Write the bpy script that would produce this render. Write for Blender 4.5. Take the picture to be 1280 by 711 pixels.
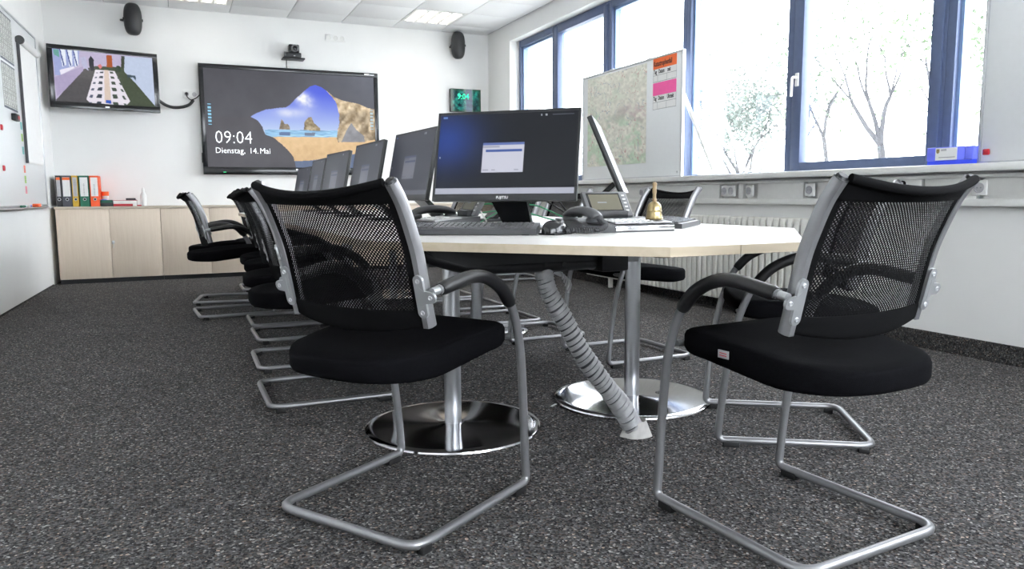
import bpy, bmesh, math, random
import numpy as np
from mathutils import Vector, Matrix
R = math.radians
PI = math.pi
scene = bpy.context.scene
for o in list(bpy.data.objects):
    bpy.data.objects.remove(o, do_unlink=True)
COL = scene.collection

# ------------------------------------------------------------------ camera
CAM_H, F_PX, PITCH, YAW, ROLL = 0.867, 940.53, 0.1167, 0.4196, -0.0066
fw = Vector((math.sin(YAW)*math.cos(PITCH), math.cos(YAW)*math.cos(PITCH), -math.sin(PITCH)))
rt = Vector((math.cos(YAW), -math.sin(YAW), 0))
up = rt.cross(fw)
rr = rt*math.cos(ROLL) + up*math.sin(ROLL)
uu = -rt*math.sin(ROLL) + up*math.cos(ROLL)
cam = bpy.data.cameras.new('camera')
cam.sensor_fit = 'HORIZONTAL'; cam.sensor_width = 36.0; cam.lens = F_PX/1280*36.0
cam.clip_start = 0.05; cam.clip_end = 300
cam_o = bpy.data.objects.new('camera', cam); COL.objects.link(cam_o)
cam_o.matrix_world = Matrix(((rr.x, uu.x, -fw.x, 0), (rr.y, uu.y, -fw.y, 0), (rr.z, uu.z, -fw.z, CAM_H), (0, 0, 0, 1)))
scene.camera = cam_o

# ------------------------------------------------------------------ sky, exposure
SKY = 13.0
LAMP = 3.3
world = bpy.data.worlds.new('world'); scene.world = world
world.use_nodes = True
bg = world.node_tree.nodes['Background']
bg.inputs[0].default_value = (0.89, 0.945, 1.0, 1)
bg.inputs[1].default_value = SKY
vs = scene.view_settings
vs.view_transform = 'Standard'; vs.look = 'None'; vs.gamma = 1.0; vs.use_curve_mapping = False
vs.exposure = 0.45
scene.cycles.max_bounces = 8
scene.cycles.diffuse_bounces = 5
scene.cycles.transparent_max_bounces = 24
scene.cycles.caustics_reflective = False
scene.cycles.caustics_refractive = False
scene.cycles.sample_clamp_indirect = 8.0

# ------------------------------------------------------------------ materials
MATS = {}
def nt_new(name):
    m = bpy.data.materials.new(name); m.use_nodes = True
    return m, m.node_tree, m.node_tree.nodes['Principled BSDF']
def lin(c):
    return tuple(((x/12.92) if x <= 0.04045 else ((x+0.055)/1.055)**2.4) for x in c)
def hexc(r, g, b):
    return lin((r/255, g/255, b/255))
def pmat(name, col, rough=0.5, metal=0.0, var=0.06, scale=30.0, bump=0.0, bscale=200.0, spec=0.5, coat=0.0, sheen=0.0, stretch=None):
    """plain surface: colour with a little noise in it, optional fine relief"""
    m, nt, b = nt_new(name)
    N, L = nt.nodes, nt.links
    tc = N.new('ShaderNodeTexCoord')
    src = tc.outputs['Object']
    if stretch:
        mp = N.new('ShaderNodeMapping'); mp.inputs['Scale'].default_value = stretch
        L.new(src, mp.inputs[0]); src = mp.outputs[0]
    nz = N.new('ShaderNodeTexNoise'); nz.inputs['Scale'].default_value = scale; nz.inputs['Detail'].default_value = 4
    L.new(src, nz.inputs['Vector'])
    rp = N.new('ShaderNodeValToRGB')
    rp.color_ramp.elements[0].position = 0.3; rp.color_ramp.elements[1].position = 0.7
    rp.color_ramp.elements[0].color = (*[max(0, c*(1-var)) for c in col], 1)
    rp.color_ramp.elements[1].color = (*[min(1, c*(1+var)) for c in col], 1)
    L.new(nz.outputs[0], rp.inputs[0]); L.new(rp.outputs[0], b.inputs['Base Color'])
    b.inputs['Roughness'].default_value = rough; b.inputs['Metallic'].default_value = metal
    b.inputs['Specular IOR Level'].default_value = spec
    b.inputs['Coat Weight'].default_value = coat
    b.inputs['Sheen Weight'].default_value = sheen
    if bump:
        n2 = N.new('ShaderNodeTexNoise'); n2.inputs['Scale'].default_value = bscale; n2.inputs['Detail'].default_value = 3
        L.new(tc.outputs['Object'], n2.inputs['Vector'])
        bp = N.new('ShaderNodeBump'); bp.inputs['Strength'].default_value = bump; bp.inputs['Distance'].default_value = 0.004
        L.new(n2.outputs[0], bp.inputs['Height']); L.new(bp.outputs[0], b.inputs['Normal'])
    MATS[name] = m
    return m
def carpet_mat(name, dark, mid, light):
    m, nt, b = nt_new(name); N, L = nt.nodes, nt.links
    tc = N.new('ShaderNodeTexCoord')
    v = N.new('ShaderNodeTexVoronoi'); v.inputs['Scale'].default_value = 165; v.inputs['Randomness'].default_value = 1
    L.new(tc.outputs['Object'], v.inputs['Vector'])
    sep = N.new('ShaderNodeSeparateColor'); L.new(v.outputs['Color'], sep.inputs[0])
    rp = N.new('ShaderNodeValToRGB'); rp.color_ramp.interpolation = 'LINEAR'
    e = rp.color_ramp.elements
    e[0].position = 0.0; e[0].color = (*dark, 1)
    e[1].position = 1.0; e[1].color = (*light, 1)
    a = e.new(0.35); a.color = (*[x*0.55 for x in mid], 1)
    a = e.new(0.7); a.color = (*mid, 1)
    a = e.new(0.93); a.color = (*[x*1.6 for x in mid], 1)
    L.new(sep.outputs[0], rp.inputs[0])
    hs = N.new('ShaderNodeMix'); hs.data_type = 'RGBA'; hs.blend_type = 'MULTIPLY'; hs.inputs[0].default_value = 0.55
    tint = N.new('ShaderNodeValToRGB'); t = tint.color_ramp.elements
    t[0].position = 0.0; t[0].color = (0.90, 0.97, 1.10, 1)
    t[1].position = 1.0; t[1].color = (1.45, 0.95, 0.7, 1)
    c = t.new(0.75); c.color = (1, 1, 1, 1)
    L.new(sep.outputs[1], tint.inputs[0])
    L.new(rp.outputs[0], hs.inputs[6]); L.new(tint.outputs[0], hs.inputs[7])
    big = N.new('ShaderNodeTexNoise'); big.inputs['Scale'].default_value = 2.2; big.inputs['Detail'].default_value = 5
    L.new(tc.outputs['Object'], big.inputs['Vector'])
    mr = N.new('ShaderNodeMapRange'); mr.inputs[3].default_value = 0.82; mr.inputs[4].default_value = 1.18
    L.new(big.outputs[0], mr.inputs[0])
    mu = N.new('ShaderNodeMix'); mu.data_type = 'RGBA'; mu.blend_type = 'MULTIPLY'; mu.inputs[0].default_value = 1
    L.new(hs.outputs[2], mu.inputs[6]); L.new(mr.outputs[0], mu.inputs[7])
    L.new(mu.outputs[2], b.inputs['Base Color'])
    b.inputs['Roughness'].default_value = 0.95; b.inputs['Specular IOR Level'].default_value = 0.15
    bp = N.new('ShaderNodeBump'); bp.inputs['Strength'].default_value = 0.7; bp.inputs['Distance'].default_value = 0.004
    L.new(v.outputs['Distance'], bp.inputs['Height']); L.new(bp.outputs[0], b.inputs['Normal'])
    MATS[name] = m
    return m
def wood_mat(name, c1, c2, rough=0.45, axis='Z', scale=6.0):
    m, nt, b = nt_new(name); N, L = nt.nodes, nt.links
    tc = N.new('ShaderNodeTexCoord'); mp = N.new('ShaderNodeMapping')
    st = {'Z': (14, 14, 0.7), 'Y': (14, 0.7, 14), 'X': (0.7, 14, 14)}[axis]
    mp.inputs['Scale'].default_value = st
    L.new(tc.outputs['Object'], mp.inputs[0])
    nz = N.new('ShaderNodeTexNoise'); nz.inputs['Scale'].default_value = scale; nz.inputs['Detail'].default_value = 6; nz.inputs['Distortion'].default_value = 0.6
    L.new(mp.outputs[0], nz.inputs['Vector'])
    rp = N.new('ShaderNodeValToRGB'); e = rp.color_ramp.elements
    e[0].position = 0.32; e[0].color = (*c1, 1); e[1].position = 0.68; e[1].color = (*c2, 1)
    L.new(nz.outputs[0], rp.inputs[0]); L.new(rp.outputs[0], b.inputs['Base Color'])
    b.inputs['Roughness'].default_value = rough
    MATS[name] = m
    return m
def glass_mat(name, gloss=0.06, tint=(1, 1, 1)):
    m = bpy.data.materials.new(name); m.use_nodes = True
    nt = m.node_tree; N, L = nt.nodes, nt.links
    N.remove(N['Principled BSDF'])
    out = N['Material Output']
    tr = N.new('ShaderNodeBsdfTransparent'); tr.inputs[0].default_value = (*tint, 1)
    gl = N.new('ShaderNodeBsdfGlossy'); gl.inputs['Roughness'].default_value = 0.02
    fr = N.new('ShaderNodeFresnel'); fr.inputs['IOR'].default_value = 1.45
    mr = N.new('ShaderNodeMath'); mr.operation = 'MULTIPLY'; mr.inputs[1].default_value = 0.5
    L.new(fr.outputs[0], mr.inputs[0])
    mx = N.new('ShaderNodeMixShader'); L.new(mr.outputs[0], mx.inputs[0])
    L.new(tr.outputs[0], mx.inputs[1]); L.new(gl.outputs[0], mx.inputs[2]); L.new(mx.outputs[0], out.inputs[0])
    MATS[name] = m
    return m
def mesh_fabric(name, col, P, Q, thr):
    """woven back fabric: rows of small open holes, offset row by row"""
    m = bpy.data.materials.new(name); m.use_nodes = True
    nt = m.node_tree; N, L = nt.nodes, nt.links
    b = N['Principled BSDF']; out = N['Material Output']
    b.inputs['Base Color'].default_value = (*col, 1); b.inputs['Roughness'].default_value = 0.85; b.inputs['Specular IOR Level'].default_value = 0.08
    uv = N.new('ShaderNodeUVMap'); uv.uv_map = 'UVMap'
    sp = N.new('ShaderNodeSeparateXYZ'); L.new(uv.outputs[0], sp.inputs[0])
    def cosn(sock, per):
        a = N.new('ShaderNodeMath'); a.operation = 'MULTIPLY'; a.inputs[1].default_value = 2*PI/per; L.new(sock, a.inputs[0])
        c = N.new('ShaderNodeMath'); c.operation = 'COSINE'; L.new(a.outputs[0], c.inputs[0]); return c.outputs[0]
    pr_ = N.new('ShaderNodeMath'); pr_.operation = 'MULTIPLY'
    L.new(cosn(sp.outputs[0], P), pr_.inputs[0]); L.new(cosn(sp.outputs[1], Q), pr_.inputs[1])
    gt = N.new('ShaderNodeMath'); gt.operation = 'GREATER_THAN'; gt.inputs[1].default_value = thr
    L.new(pr_.outputs[0], gt.inputs[0])
    tr = N.new('ShaderNodeBsdfTransparent')
    mx = N.new('ShaderNodeMixShader'); L.new(gt.outputs[0], mx.inputs[0])
    L.new(b.outputs[0], mx.inputs[1]); L.new(tr.outputs[0], mx.inputs[2]); L.new(mx.outputs[0], out.inputs[0])
    MATS[name] = m
    return m
def emis_mat(name, col, strength):
    m, nt, b = nt_new(name)
    b.inputs['Base Color'].default_value = (*col, 1)
    b.inputs['Emission Color'].default_value = (*col, 1); b.inputs['Emission Strength'].default_value = strength
    MATS[name] = m
    return m
def pic_mat(name, emit, strength=1.0, rough=0.25):
    m, nt, b = nt_new(name); N, L = nt.nodes, nt.links
    at = N.new('ShaderNodeAttribute'); at.attribute_name = 'Col'
    if emit:
        b.inputs['Base Color'].default_value = (0.004, 0.004, 0.005, 1); b.inputs['Specular IOR Level'].default_value = 0.3
        L.new(at.outputs['Color'], b.inputs['Emission Color']); b.inputs['Emission Strength'].default_value = strength
    else:
        L.new(at.outputs['Color'], b.inputs['Base Color'])
    b.inputs['Roughness'].default_value = rough
    MATS[name] = m
    return m

pmat('wall_paint', (0.84, 0.84, 0.83), 0.85, var=0.015, scale=3, bump=0.12, bscale=260)
pmat('ceiling_tile', (0.84, 0.85, 0.86), 0.9, var=0.03, scale=140, bump=0.15, bscale=300)
pmat('grid_grey', (0.45, 0.46, 0.48), 0.7)
carpet_mat('carpet', (0.012, 0.012, 0.015), (0.100, 0.096, 0.094), (0.42, 0.40, 0.37))
carpet_mat('carpet_edge', (0.010, 0.010, 0.011), (0.065, 0.063, 0.062), (0.24, 0.22, 0.20))
wood_mat('birch', (0.73, 0.61, 0.49), (0.78, 0.665, 0.545), 0.45, 'Z')
wood_mat('birch_edge', (0.56, 0.48, 0.38), (0.66, 0.58, 0.48), 0.45, 'X')
pmat('laminate', (0.74, 0.72, 0.69), 0.32, var=0.02, scale=8)
wood_mat('table_edge', (0.50, 0.42, 0.30), (0.57, 0.485, 0.37), 0.4, 'X', 3.0)
pmat('black_plinth', (0.012, 0.013, 0.016), 0.5)
pmat('silver_tube', (0.31, 0.31, 0.32), 0.36, metal=0.7, var=0.03)
pmat('silver_plate', (0.38, 0.39, 0.40), 0.38, metal=0.6, var=0.03)
pmat('chrome', (0.70, 0.70, 0.72), 0.11, metal=1.0, var=0.02)
pmat('steel_column', (0.50, 0.51, 0.53), 0.30, metal=0.9, var=0.02)
pmat('black_fabric', (0.0042, 0.0042, 0.0052), 0.95, var=0.2, scale=120, bump=0.3, bscale=700, spec=0.04)
pmat('black_band', (0.0045, 0.0045, 0.005), 0.85, var=0.15, scale=150, bump=0.25, bscale=900, spec=0.06)
mesh_fabric('back_mesh', (0.0035, 0.0035, 0.004), 0.0100, 0.0088, 0.40)
pmat('black_rubber', (0.012, 0.012, 0.013), 0.55)
pmat('arm_pad', (0.008, 0.008, 0.009), 0.42, bump=0.08, bscale=500)
pmat('black_plastic', (0.016, 0.017, 0.019), 0.38)
pmat('black_gloss', (0.010, 0.011, 0.013), 0.16)
pmat('black_steel', (0.012, 0.013, 0.015), 0.35, metal=0.2)
pmat('grey_plastic', (0.16, 0.16, 0.165), 0.45)
pmat('dark_grey_plastic', (0.055, 0.056, 0.06), 0.42)
pmat('key_plastic', (0.10, 0.10, 0.105), 0.22)
pmat('silver_plastic', (0.40, 0.40, 0.41), 0.38, metal=0.3)
pmat('white_plastic', (0.78, 0.78, 0.77), 0.4, var=0.02)
pmat('white_lacquer', (0.76, 0.76, 0.74), 0.35, var=0.02)
pmat('radiator_white', (0.72, 0.71, 0.67), 0.4, var=0.02)
pmat('whiteboard_white', (0.80, 0.82, 0.83), 0.32, var=0.01)
pmat('alu', (0.60, 0.61, 0.63), 0.35, metal=0.8, var=0.03)
pmat('frame_blue', (0.085, 0.115, 0.205), 0.42, metal=0.15, var=0.05)
pmat('frame_blue_lit', (0.20, 0.29, 0.46), 0.4, metal=0.1, var=0.05)  # frame blue with the daylight on its side faces painted in
pmat('paper', (0.82, 0.82, 0.81), 0.7, var=0.02)
pmat('ink_black', (0.02, 0.02, 0.022), 0.7)
pmat('ink_grey', (0.25, 0.26, 0.28), 0.7)
pmat('orange_paper', hexc(240, 110, 50), 0.6, var=0.03)
pmat('pink_paper', hexc(245, 95, 165), 0.6, var=0.03)
pmat('red_plastic', hexc(185, 38, 50), 0.4)
pmat('blue_plastic', hexc(115, 126, 250), 0.35)
pmat('blue_dark', hexc(55, 80, 235), 0.35)
pmat('binder_black', (0.03, 0.031, 0.036), 0.5, var=0.3, scale=300)
pmat('binder_grey', (0.075, 0.08, 0.10), 0.5, var=0.3, scale=300)
pmat('binder_yellow', hexc(205, 165, 50), 0.5)
pmat('binder_green', hexc(25, 105, 80), 0.5)
pmat('binder_orange', hexc(245, 95, 45), 0.5)
pmat('label_grey', (0.45, 0.45, 0.47), 0.7)
pmat('green_plastic', hexc(20, 85, 65), 0.4)
pmat('brass', (0.42, 0.33, 0.17), 0.3, metal=0.9, var=0.2, scale=60)
pmat('bell_wood', (0.30, 0.21, 0.11), 0.4, var=0.2, scale=40, stretch=(6, 6, 1))
pmat('green_cable', hexc(45, 150, 100), 0.4)
pmat('white_cable', (0.7, 0.7, 0.68), 0.4)
pmat('tape_grey', (0.45, 0.45, 0.46), 0.5, metal=0.15, var=0.12, scale=50, bump=0.3, bscale=120)
pmat('tape_pale', (0.58, 0.56, 0.54), 0.8, var=0.1, scale=40)
pmat('bark', (0.026, 0.026, 0.030), 0.9, var=0.3, scale=20, bump=0.5, bscale=40)
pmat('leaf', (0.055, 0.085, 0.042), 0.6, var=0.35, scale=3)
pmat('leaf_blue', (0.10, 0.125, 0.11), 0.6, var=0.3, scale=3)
pmat('bounce_ground', (0.52, 0.51, 0.48), 0.9, var=0.12, scale=4, bump=0.4, bscale=30)  # unseen ground, made pale to throw daylight up onto the ceiling
pmat('lens_glass', (0.01, 0.01, 0.015), 0.05)
glass_mat('window_glass')
emis_mat('lamp_tube', (1.0, 0.95, 0.87), LAMP)
emis_mat('led_green', (0.05, 0.9, 0.3), 0.6)
EK = 2**-0.45
pic_mat('screen_big', True, 0.92*EK, 0.35)
pic_mat('screen_small', True, 0.95*EK, 0.12)
pic_mat('screen_monitor', True, 0.80*EK, 0.30)
pic_mat('screen_clock', True, 0.9*EK, 0.08)
pic_mat('print', False, rough=0.6)
emis_mat('screen_text', (0.95, 0.97, 1.0), 1.0*EK)
emis_mat('clock_digit', (0.02, 0.95, 0.45), 0.9*EK)
M = MATS

# ------------------------------------------------------------------ mesh helpers
class MB:
    def __init__(s):
        s.v = []; s.f = []; s.mi = []; s.uv = None
    def add(s, vs_, fs, mi=0, M_=None):
        o = len(s.v)
        if M_ is not None:
            vs_ = [tuple(M_ @ Vector(p)) for p in vs_]
        s.v += [tuple(p) for p in vs_]
        s.f += [tuple(i+o for i in f) for f in fs]
        s.mi += [mi]*len(fs)
        return s
    def box(s, x0, x1, y0, y1, z0, z1, bev=0.0, mi=0, M_=None):
        if bev <= 0:
            vs_ = [(x0, y0, z0), (x1, y0, z0), (x1, y1, z0), (x0, y1, z0), (x0, y0, z1), (x1, y0, z1), (x1, y1, z1), (x0, y1, z1)]
            fs = [(0, 3, 2, 1), (4, 5, 6, 7), (0, 1, 5, 4), (1, 2, 6, 5), (2, 3, 7, 6), (3, 0, 4, 7)]
            return s.add(vs_, fs, mi, M_)
        bm = bmesh.new()
        bmesh.ops.create_cube(bm, size=1.0)
        for v in bm.verts:
            v.co = Vector(((x0+x1)/2+v.co.x*(x1-x0), (y0+y1)/2+v.co.y*(y1-y0), (z0+z1)/2+v.co.z*(z1-z0)))
        bmesh.ops.bevel(bm, geom=bm.edges[:], offset=bev, segments=2, profile=0.5, affect='EDGES')
        bm.verts.index_update()
        vs_ = [tuple(v.co) for v in bm.verts]; fs = [tuple(v.index for v in f.verts) for f in bm.faces]
        bm.free()
        return s.add(vs_, fs, mi, M_)
    def tube(s, pts, r, n=10, closed=False, caps=True, mi=0, M_=None, sx=1.0):
        P = [Vector(p) for p in pts]; m = len(P)
        rs = r if isinstance(r, (list, tuple)) else [r]*m
        T = []
        for i in range(m):
            a = P[(i-1) % m] if (closed or i > 0) else P[i]
            b = P[(i+1) % m] if (closed or i < m-1) else P[i]
            T.append((b-a).normalized())
        ref = Vector((0, 0, 1)) if abs(T[0].z) < 0.9 else Vector((1, 0, 0))
        nrm = (ref - T[0]*ref.dot(T[0])).normalized()
        vs_ = []
        for i in range(m):
            nrm = (nrm - T[i]*nrm.dot(T[i])).normalized()
            bi = T[i].cross(nrm)
            for k in range(n):
                a = 2*PI*k/n
                vs_.append(tuple(P[i] + (nrm*math.cos(a) + bi*math.sin(a)*sx)*rs[i]))
        fs = []
        for i in range(m if closed else m-1):
            j = (i+1) % m
            for k in range(n):
                l = (k+1) % n
                fs.append((i*n+k, i*n+l, j*n+l, j*n+k))
        if caps and not closed:
            fs.append(tuple(reversed(range(n)))); fs.append(tuple((m-1)*n+k for k in range(n)))
        return s.add(vs_, fs, mi, M_)
    def cyl(s, p0, p1, r, n=16, r2=None, mi=0, M_=None):
        return s.tube([p0, p1], [r, r if r2 is None else r2], n, mi=mi, M_=M_)
    def lathe(s, prof, n=24, c=(0, 0, 0), mi=0, M_=None):
        vs_ = []; fs = []
        for (r, z) in prof:
            for k in range(n):
                a = 2*PI*k/n
                vs_.append((c[0]+r*math.cos(a), c[1]+r*math.sin(a), c[2]+z))
        for i in range(len(prof)-1):
            for k in range(n):
                l = (k+1) % n
                fs.append((i*n+k, i*n+l, (i+1)*n+l, (i+1)*n+k))
        fs.append(tuple(reversed(range(n)))); fs.append(tuple((len(prof)-1)*n+k for k in range(n)))
        return s.add(vs_, fs, mi, M_)
    def prism(s, poly, z0, z1, mi=0, mi_side=None, M_=None):
        n = len(poly)
        vs_ = [(x, y, z0) for x, y in poly] + [(x, y, z1) for x, y in poly]
        s.add(vs_, [tuple(reversed(range(n))), tuple(range(n, 2*n))], mi, M_)
        base = len(s.v)-2*n
        side = [(base+i, base+(i+1) % n, base+n+(i+1) % n, base+n+i) for i in range(n)]
        s.f += side; s.mi += [mi if mi_side is None else mi_side]*n
        return s
    def grid(s, fn, nu, nv, mi=0, uvfn=None):
        o = len(s.v)
        for j in range(nv+1):
            for i in range(nu+1):
                s.v.append(tuple(fn(i/nu, j/nv)))
        for j in range(nv):
            for i in range(nu):
                a = o+j*(nu+1)+i
                s.f.append((a, a+1, a+nu+2, a+nu+1)); s.mi.append(mi)
        if uvfn:
            if s.uv is None: s.uv = {}
            for j in range(nv+1):
                for i in range(nu+1):
                    s.uv[o+j*(nu+1)+i] = uvfn(i/nu, j/nv)
        return s
    def mesh(s, name, mats, ang=35):
        me = bpy.data.meshes.new(name)
        me.from_pydata(s.v, [], s.f)
        mats = mats if isinstance(mats, (list, tuple)) else [mats]
        for m in mats: me.materials.append(M[m])
        if len(mats) > 1: me.polygons.foreach_set('material_index', s.mi)
        if s.uv:
            u = me.uv_layers.new(name='UVMap')
            for l in me.loops:
                u.data[l.index].uv = s.uv.get(l.vertex_index, (0, 0))
        if ang:
            me.shade_smooth(); me.set_sharp_from_angle(angle=R(ang))
        me.update()
        return me
    def build(s, name, mats, parent=None, ang=35, **kw):
        o = bpy.data.objects.new(name, s.mesh(name, mats, ang)); COL.objects.link(o)
        if parent is not None: o.parent = parent
        for k, v in kw.items(): o[k] = v
        return o
def fillet(pts, rad, seg=6):
    P = [Vector(p) for p in pts]; out = [P[0]]
    for i in range(1, len(P)-1):
        a = (P[i-1]-P[i]); b = (P[i+1]-P[i])
        r_ = rad[i] if isinstance(rad, dict) and i in rad else (rad if not isinstance(rad, dict) else 0)
        d = min(r_, a.length*0.49, b.length*0.49)
        if d <= 0: out.append(P[i]); continue
        p0 = P[i]+a.normalized()*d; p1 = P[i]+b.normalized()*d
        for k in range(seg+1):
            t = k/seg
            out.append(p0*(1-t)**2 + P[i]*2*t*(1-t) + p1*t*t)
    out.append(P[-1])
    return out
def spline(pts, n=8):
    P = [Vector(p) for p in pts]; out = []
    for i in range(len(P)-1):
        p0 = P[max(i-1, 0)]; p1 = P[i]; p2 = P[i+1]; p3 = P[min(i+2, len(P)-1)]
        for k in range(n):
            t = k/n
            out.append(0.5*((2*p1)+(-p0+p2)*t+(2*p0-5*p1+4*p2-p3)*t*t+(-p0+3*p1-3*p2+p3)*t**3))
    out.append(P[-1])
    return out
def thing(name, label, cat, loc=(0, 0, 0), rotz=0.0, group=None):
    o = bpy.data.objects.new(name, None); COL.objects.link(o)
    o.empty_display_size = 0.1
    o.location = loc; o.rotation_euler = (0, 0, rotz)
    o['label'] = label; o['category'] = cat
    if group: o['group'] = group
    return o
def tag(o, label, cat, group=None):
    o['label'] = label; o['category'] = cat
    if group: o['group'] = group
    return o
def dup(root, loc, rotz, label, group=None):
    r = root.copy(); COL.objects.link(r)
    r.location = loc; r.rotation_euler = (0, 0, rotz); r['label'] = label
    if group: r['group'] = group
    for ch in list(root.children):
        c = ch.copy(); COL.objects.link(c); c.parent = r
        for g in list(ch.children):
            d = g.copy(); COL.objects.link(d); d.parent = c
    return r
def struct(o):
    o['kind'] = 'structure'; return o
def part_of(me, name, parent, loc=(0, 0, 0), rot=(0, 0, 0)):
    o = bpy.data.objects.new(name, me); COL.objects.link(o); o.parent = parent
    o.location = loc; o.rotation_euler = rot
    return o
def text(name, body, size, mat, parent, M_, align='LEFT', sx=1.0, extrude=0.0004, bold=0.0):
    cu = bpy.data.curves.new(name, 'FONT'); cu.body = body; cu.size = size
    cu.align_x = align; cu.extrude = extrude; cu.offset = bold; cu.resolution_u = 2
    t = bpy.data.objects.new(name+'_tmp', cu); COL.objects.link(t)
    dg = bpy.context.evaluated_depsgraph_get()
    me = bpy.data.meshes.new_from_object(t.evaluated_get(dg))
    bpy.data.objects.remove(t, do_unlink=True); bpy.data.curves.remove(cu)
    me.transform(Matrix.Diagonal((sx, 1, 1, 1)))
    me.transform(M_)
    me.materials.clear(); me.materials.append(M[mat])
    o = bpy.data.objects.new(name, me); COL.objects.link(o); o.parent = parent
    return o
def frameM(o, ux, uy):
    """matrix with local x along ux, local y along uy, origin o"""
    ux = Vector(ux).normalized(); uy = Vector(uy).normalized(); uz = ux.cross(uy)
    return Matrix(((ux.x, uy.x, uz.x, o[0]), (ux.y, uy.y, uz.y, o[1]), (ux.z, uy.z, uz.z, o[2]), (0, 0, 0, 1)))
def picture(name, w, h, nx, ny, fn, mat, parent, M_, **kw):
    """flat picture of width w, height h in local xy of M_, colours from fn(U, V) (V measured downwards)"""
    u = np.linspace(0, 1, nx+1); v = np.linspace(0, 1, ny+1)
    U, V = np.meshgrid(u, v)
    C = np.clip(fn(U, V), 0, 1)
    C = np.where(C <= 0.04045, C/12.92, ((C+0.055)/1.055)**2.4)
    mb = MB()
    mb.v = [tuple(M_ @ Vector(((a-0.5)*w, (0.5-b)*h, 0))) for b in v for a in u]
    mb.f = [(j*(nx+1)+i, (j+1)*(nx+1)+i, (j+1)*(nx+1)+i+1, j*(nx+1)+i+1) for j in range(ny) for i in range(nx)]
    mb.mi = [0]*len(mb.f)
    me = mb.mesh(name, mat, ang=0)
    at = me.color_attributes.new('Col', 'FLOAT_COLOR', 'POINT')
    rgba = np.ones((C.shape[0]*C.shape[1], 4), dtype=np.float32); rgba[:, :3] = C.reshape(-1, 3)
    at.data.foreach_set('color', rgba.ravel())
    o = bpy.data.objects.new(name, me); COL.objects.link(o); o.parent = parent
    for k, vv in kw.items(): o[k] = vv
    return o
def inpoly(X, Y, poly):
    r_ = np.zeros(X.shape, bool); n = len(poly); j = n-1
    for i in range(n):
        xi, yi = poly[i]; xj, yj = poly[j]
        if yi != yj:
            c = ((yi > Y) != (yj > Y)) & (X < (xj-xi)*(Y-yi)/(yj-yi)+xi)
            r_ ^= c
        j = i
    return r_
def vnoise(X, Y, s, seed=0, oct=3):
    rng = np.random.RandomState(seed); G = rng.rand(64, 64); out = np.zeros(X.shape); a = 1.0; t = 0
    for _ in range(oct):
        x = X*s; y = Y*s
        xi = np.floor(x).astype(int); yi = np.floor(y).astype(int); fx = x-xi; fy = y-yi
        fx = fx*fx*(3-2*fx); fy = fy*fy*(3-2*fy)
        g = lambda p, q: G[p % 64, q % 64]
        out += a*((g(xi, yi)*(1-fx)+g(xi+1, yi)*fx)*(1-fy)+(g(xi, yi+1)*(1-fx)+g(xi+1, yi+1)*fx)*fy)
        t += a; a *= 0.5; s *= 2
    return out/t
def rgb(*c): return np.array(c)/255.0

# ------------------------------------------------------------------ room shell
D, XR, ZC = 9.31, 3.834, 2.935
YF = -2.6
WIN_X = 3.95
def LWX(y): return -1.225+0.032*(y-6.67)
LW_A = -math.atan(0.032)
struct(MB().add([(-2.2, YF-0.2, 0), (XR+0.1, YF-0.2, 0), (XR+0.1, D+0.2, 0), (-2.2, D+0.2, 0),
                 (-2.2, YF-0.2, -0.2), (XR+0.1, YF-0.2, -0.2), (XR+0.1, D+0.2, -0.2), (-2.2, D+0.2, -0.2)],
                [(0, 1, 2, 3), (7, 6, 5, 4), (0, 4, 5, 1), (1, 5, 6, 2), (2, 6, 7, 3), (3, 7, 4, 0)]).build('floor', 'carpet', ang=0))
struct(MB().box(-2.0, 4.3, D, D+0.2, 0, ZC+0.15).build('wall_back', 'wall_paint', ang=0))
wf = MB()
wf.box(-2.0, 4.3, YF-0.2, YF, 0, 0.9); wf.box(-2.0, 4.3, YF-0.2, YF, 2.74, ZC+0.15)
wf.box(-2.0, 0.125, YF-0.2, YF, 0.9, 2.74); wf.box(3.5, 4.3, YF-0.2, YF, 0.9, 2.74)
struct(wf.build('wall_front', 'wall_paint', ang=0))
struct(MB().prism([(LWX(YF-0.2), YF-0.2), (LWX(D+0.1), D+0.1), (LWX(D+0.1)-0.3, D+0.1), (LWX(YF-0.2)-0.3, YF-0.2)], 0, ZC+0.15).build('wall_left', 'wall_paint', ang=0))
wr = MB()
wr.box(XR, 4.25, YF, D, 0, 0.985)                      # parapet below the sill
wr.box(XR, 4.25, YF, D, 2.74, ZC+0.15)                 # strip above the windows
wr.box(XR, 4.25, 8.62, D, 0.985, 2.74)                 # far pier
wr.box(XR, 4.25, YF, -1.7, 0.985, 2.74)                # near pier
struct(wr.build('wall_right', 'wall_paint', ang=0))
struct(MB().box(XR-0.012, XR, YF, D, 0, 0.1).build('baseboard_right', 'carpet_edge', ang=0))
struct(MB().prism([(LWX(YF)+0.0, YF), (LWX(YF)+0.008, YF), (LWX(8.8)+0.008, 8.8), (LWX(8.8), 8.8)], 0, 0.012).build('baseboard_left', 'carpet_edge', ang=0))
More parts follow.
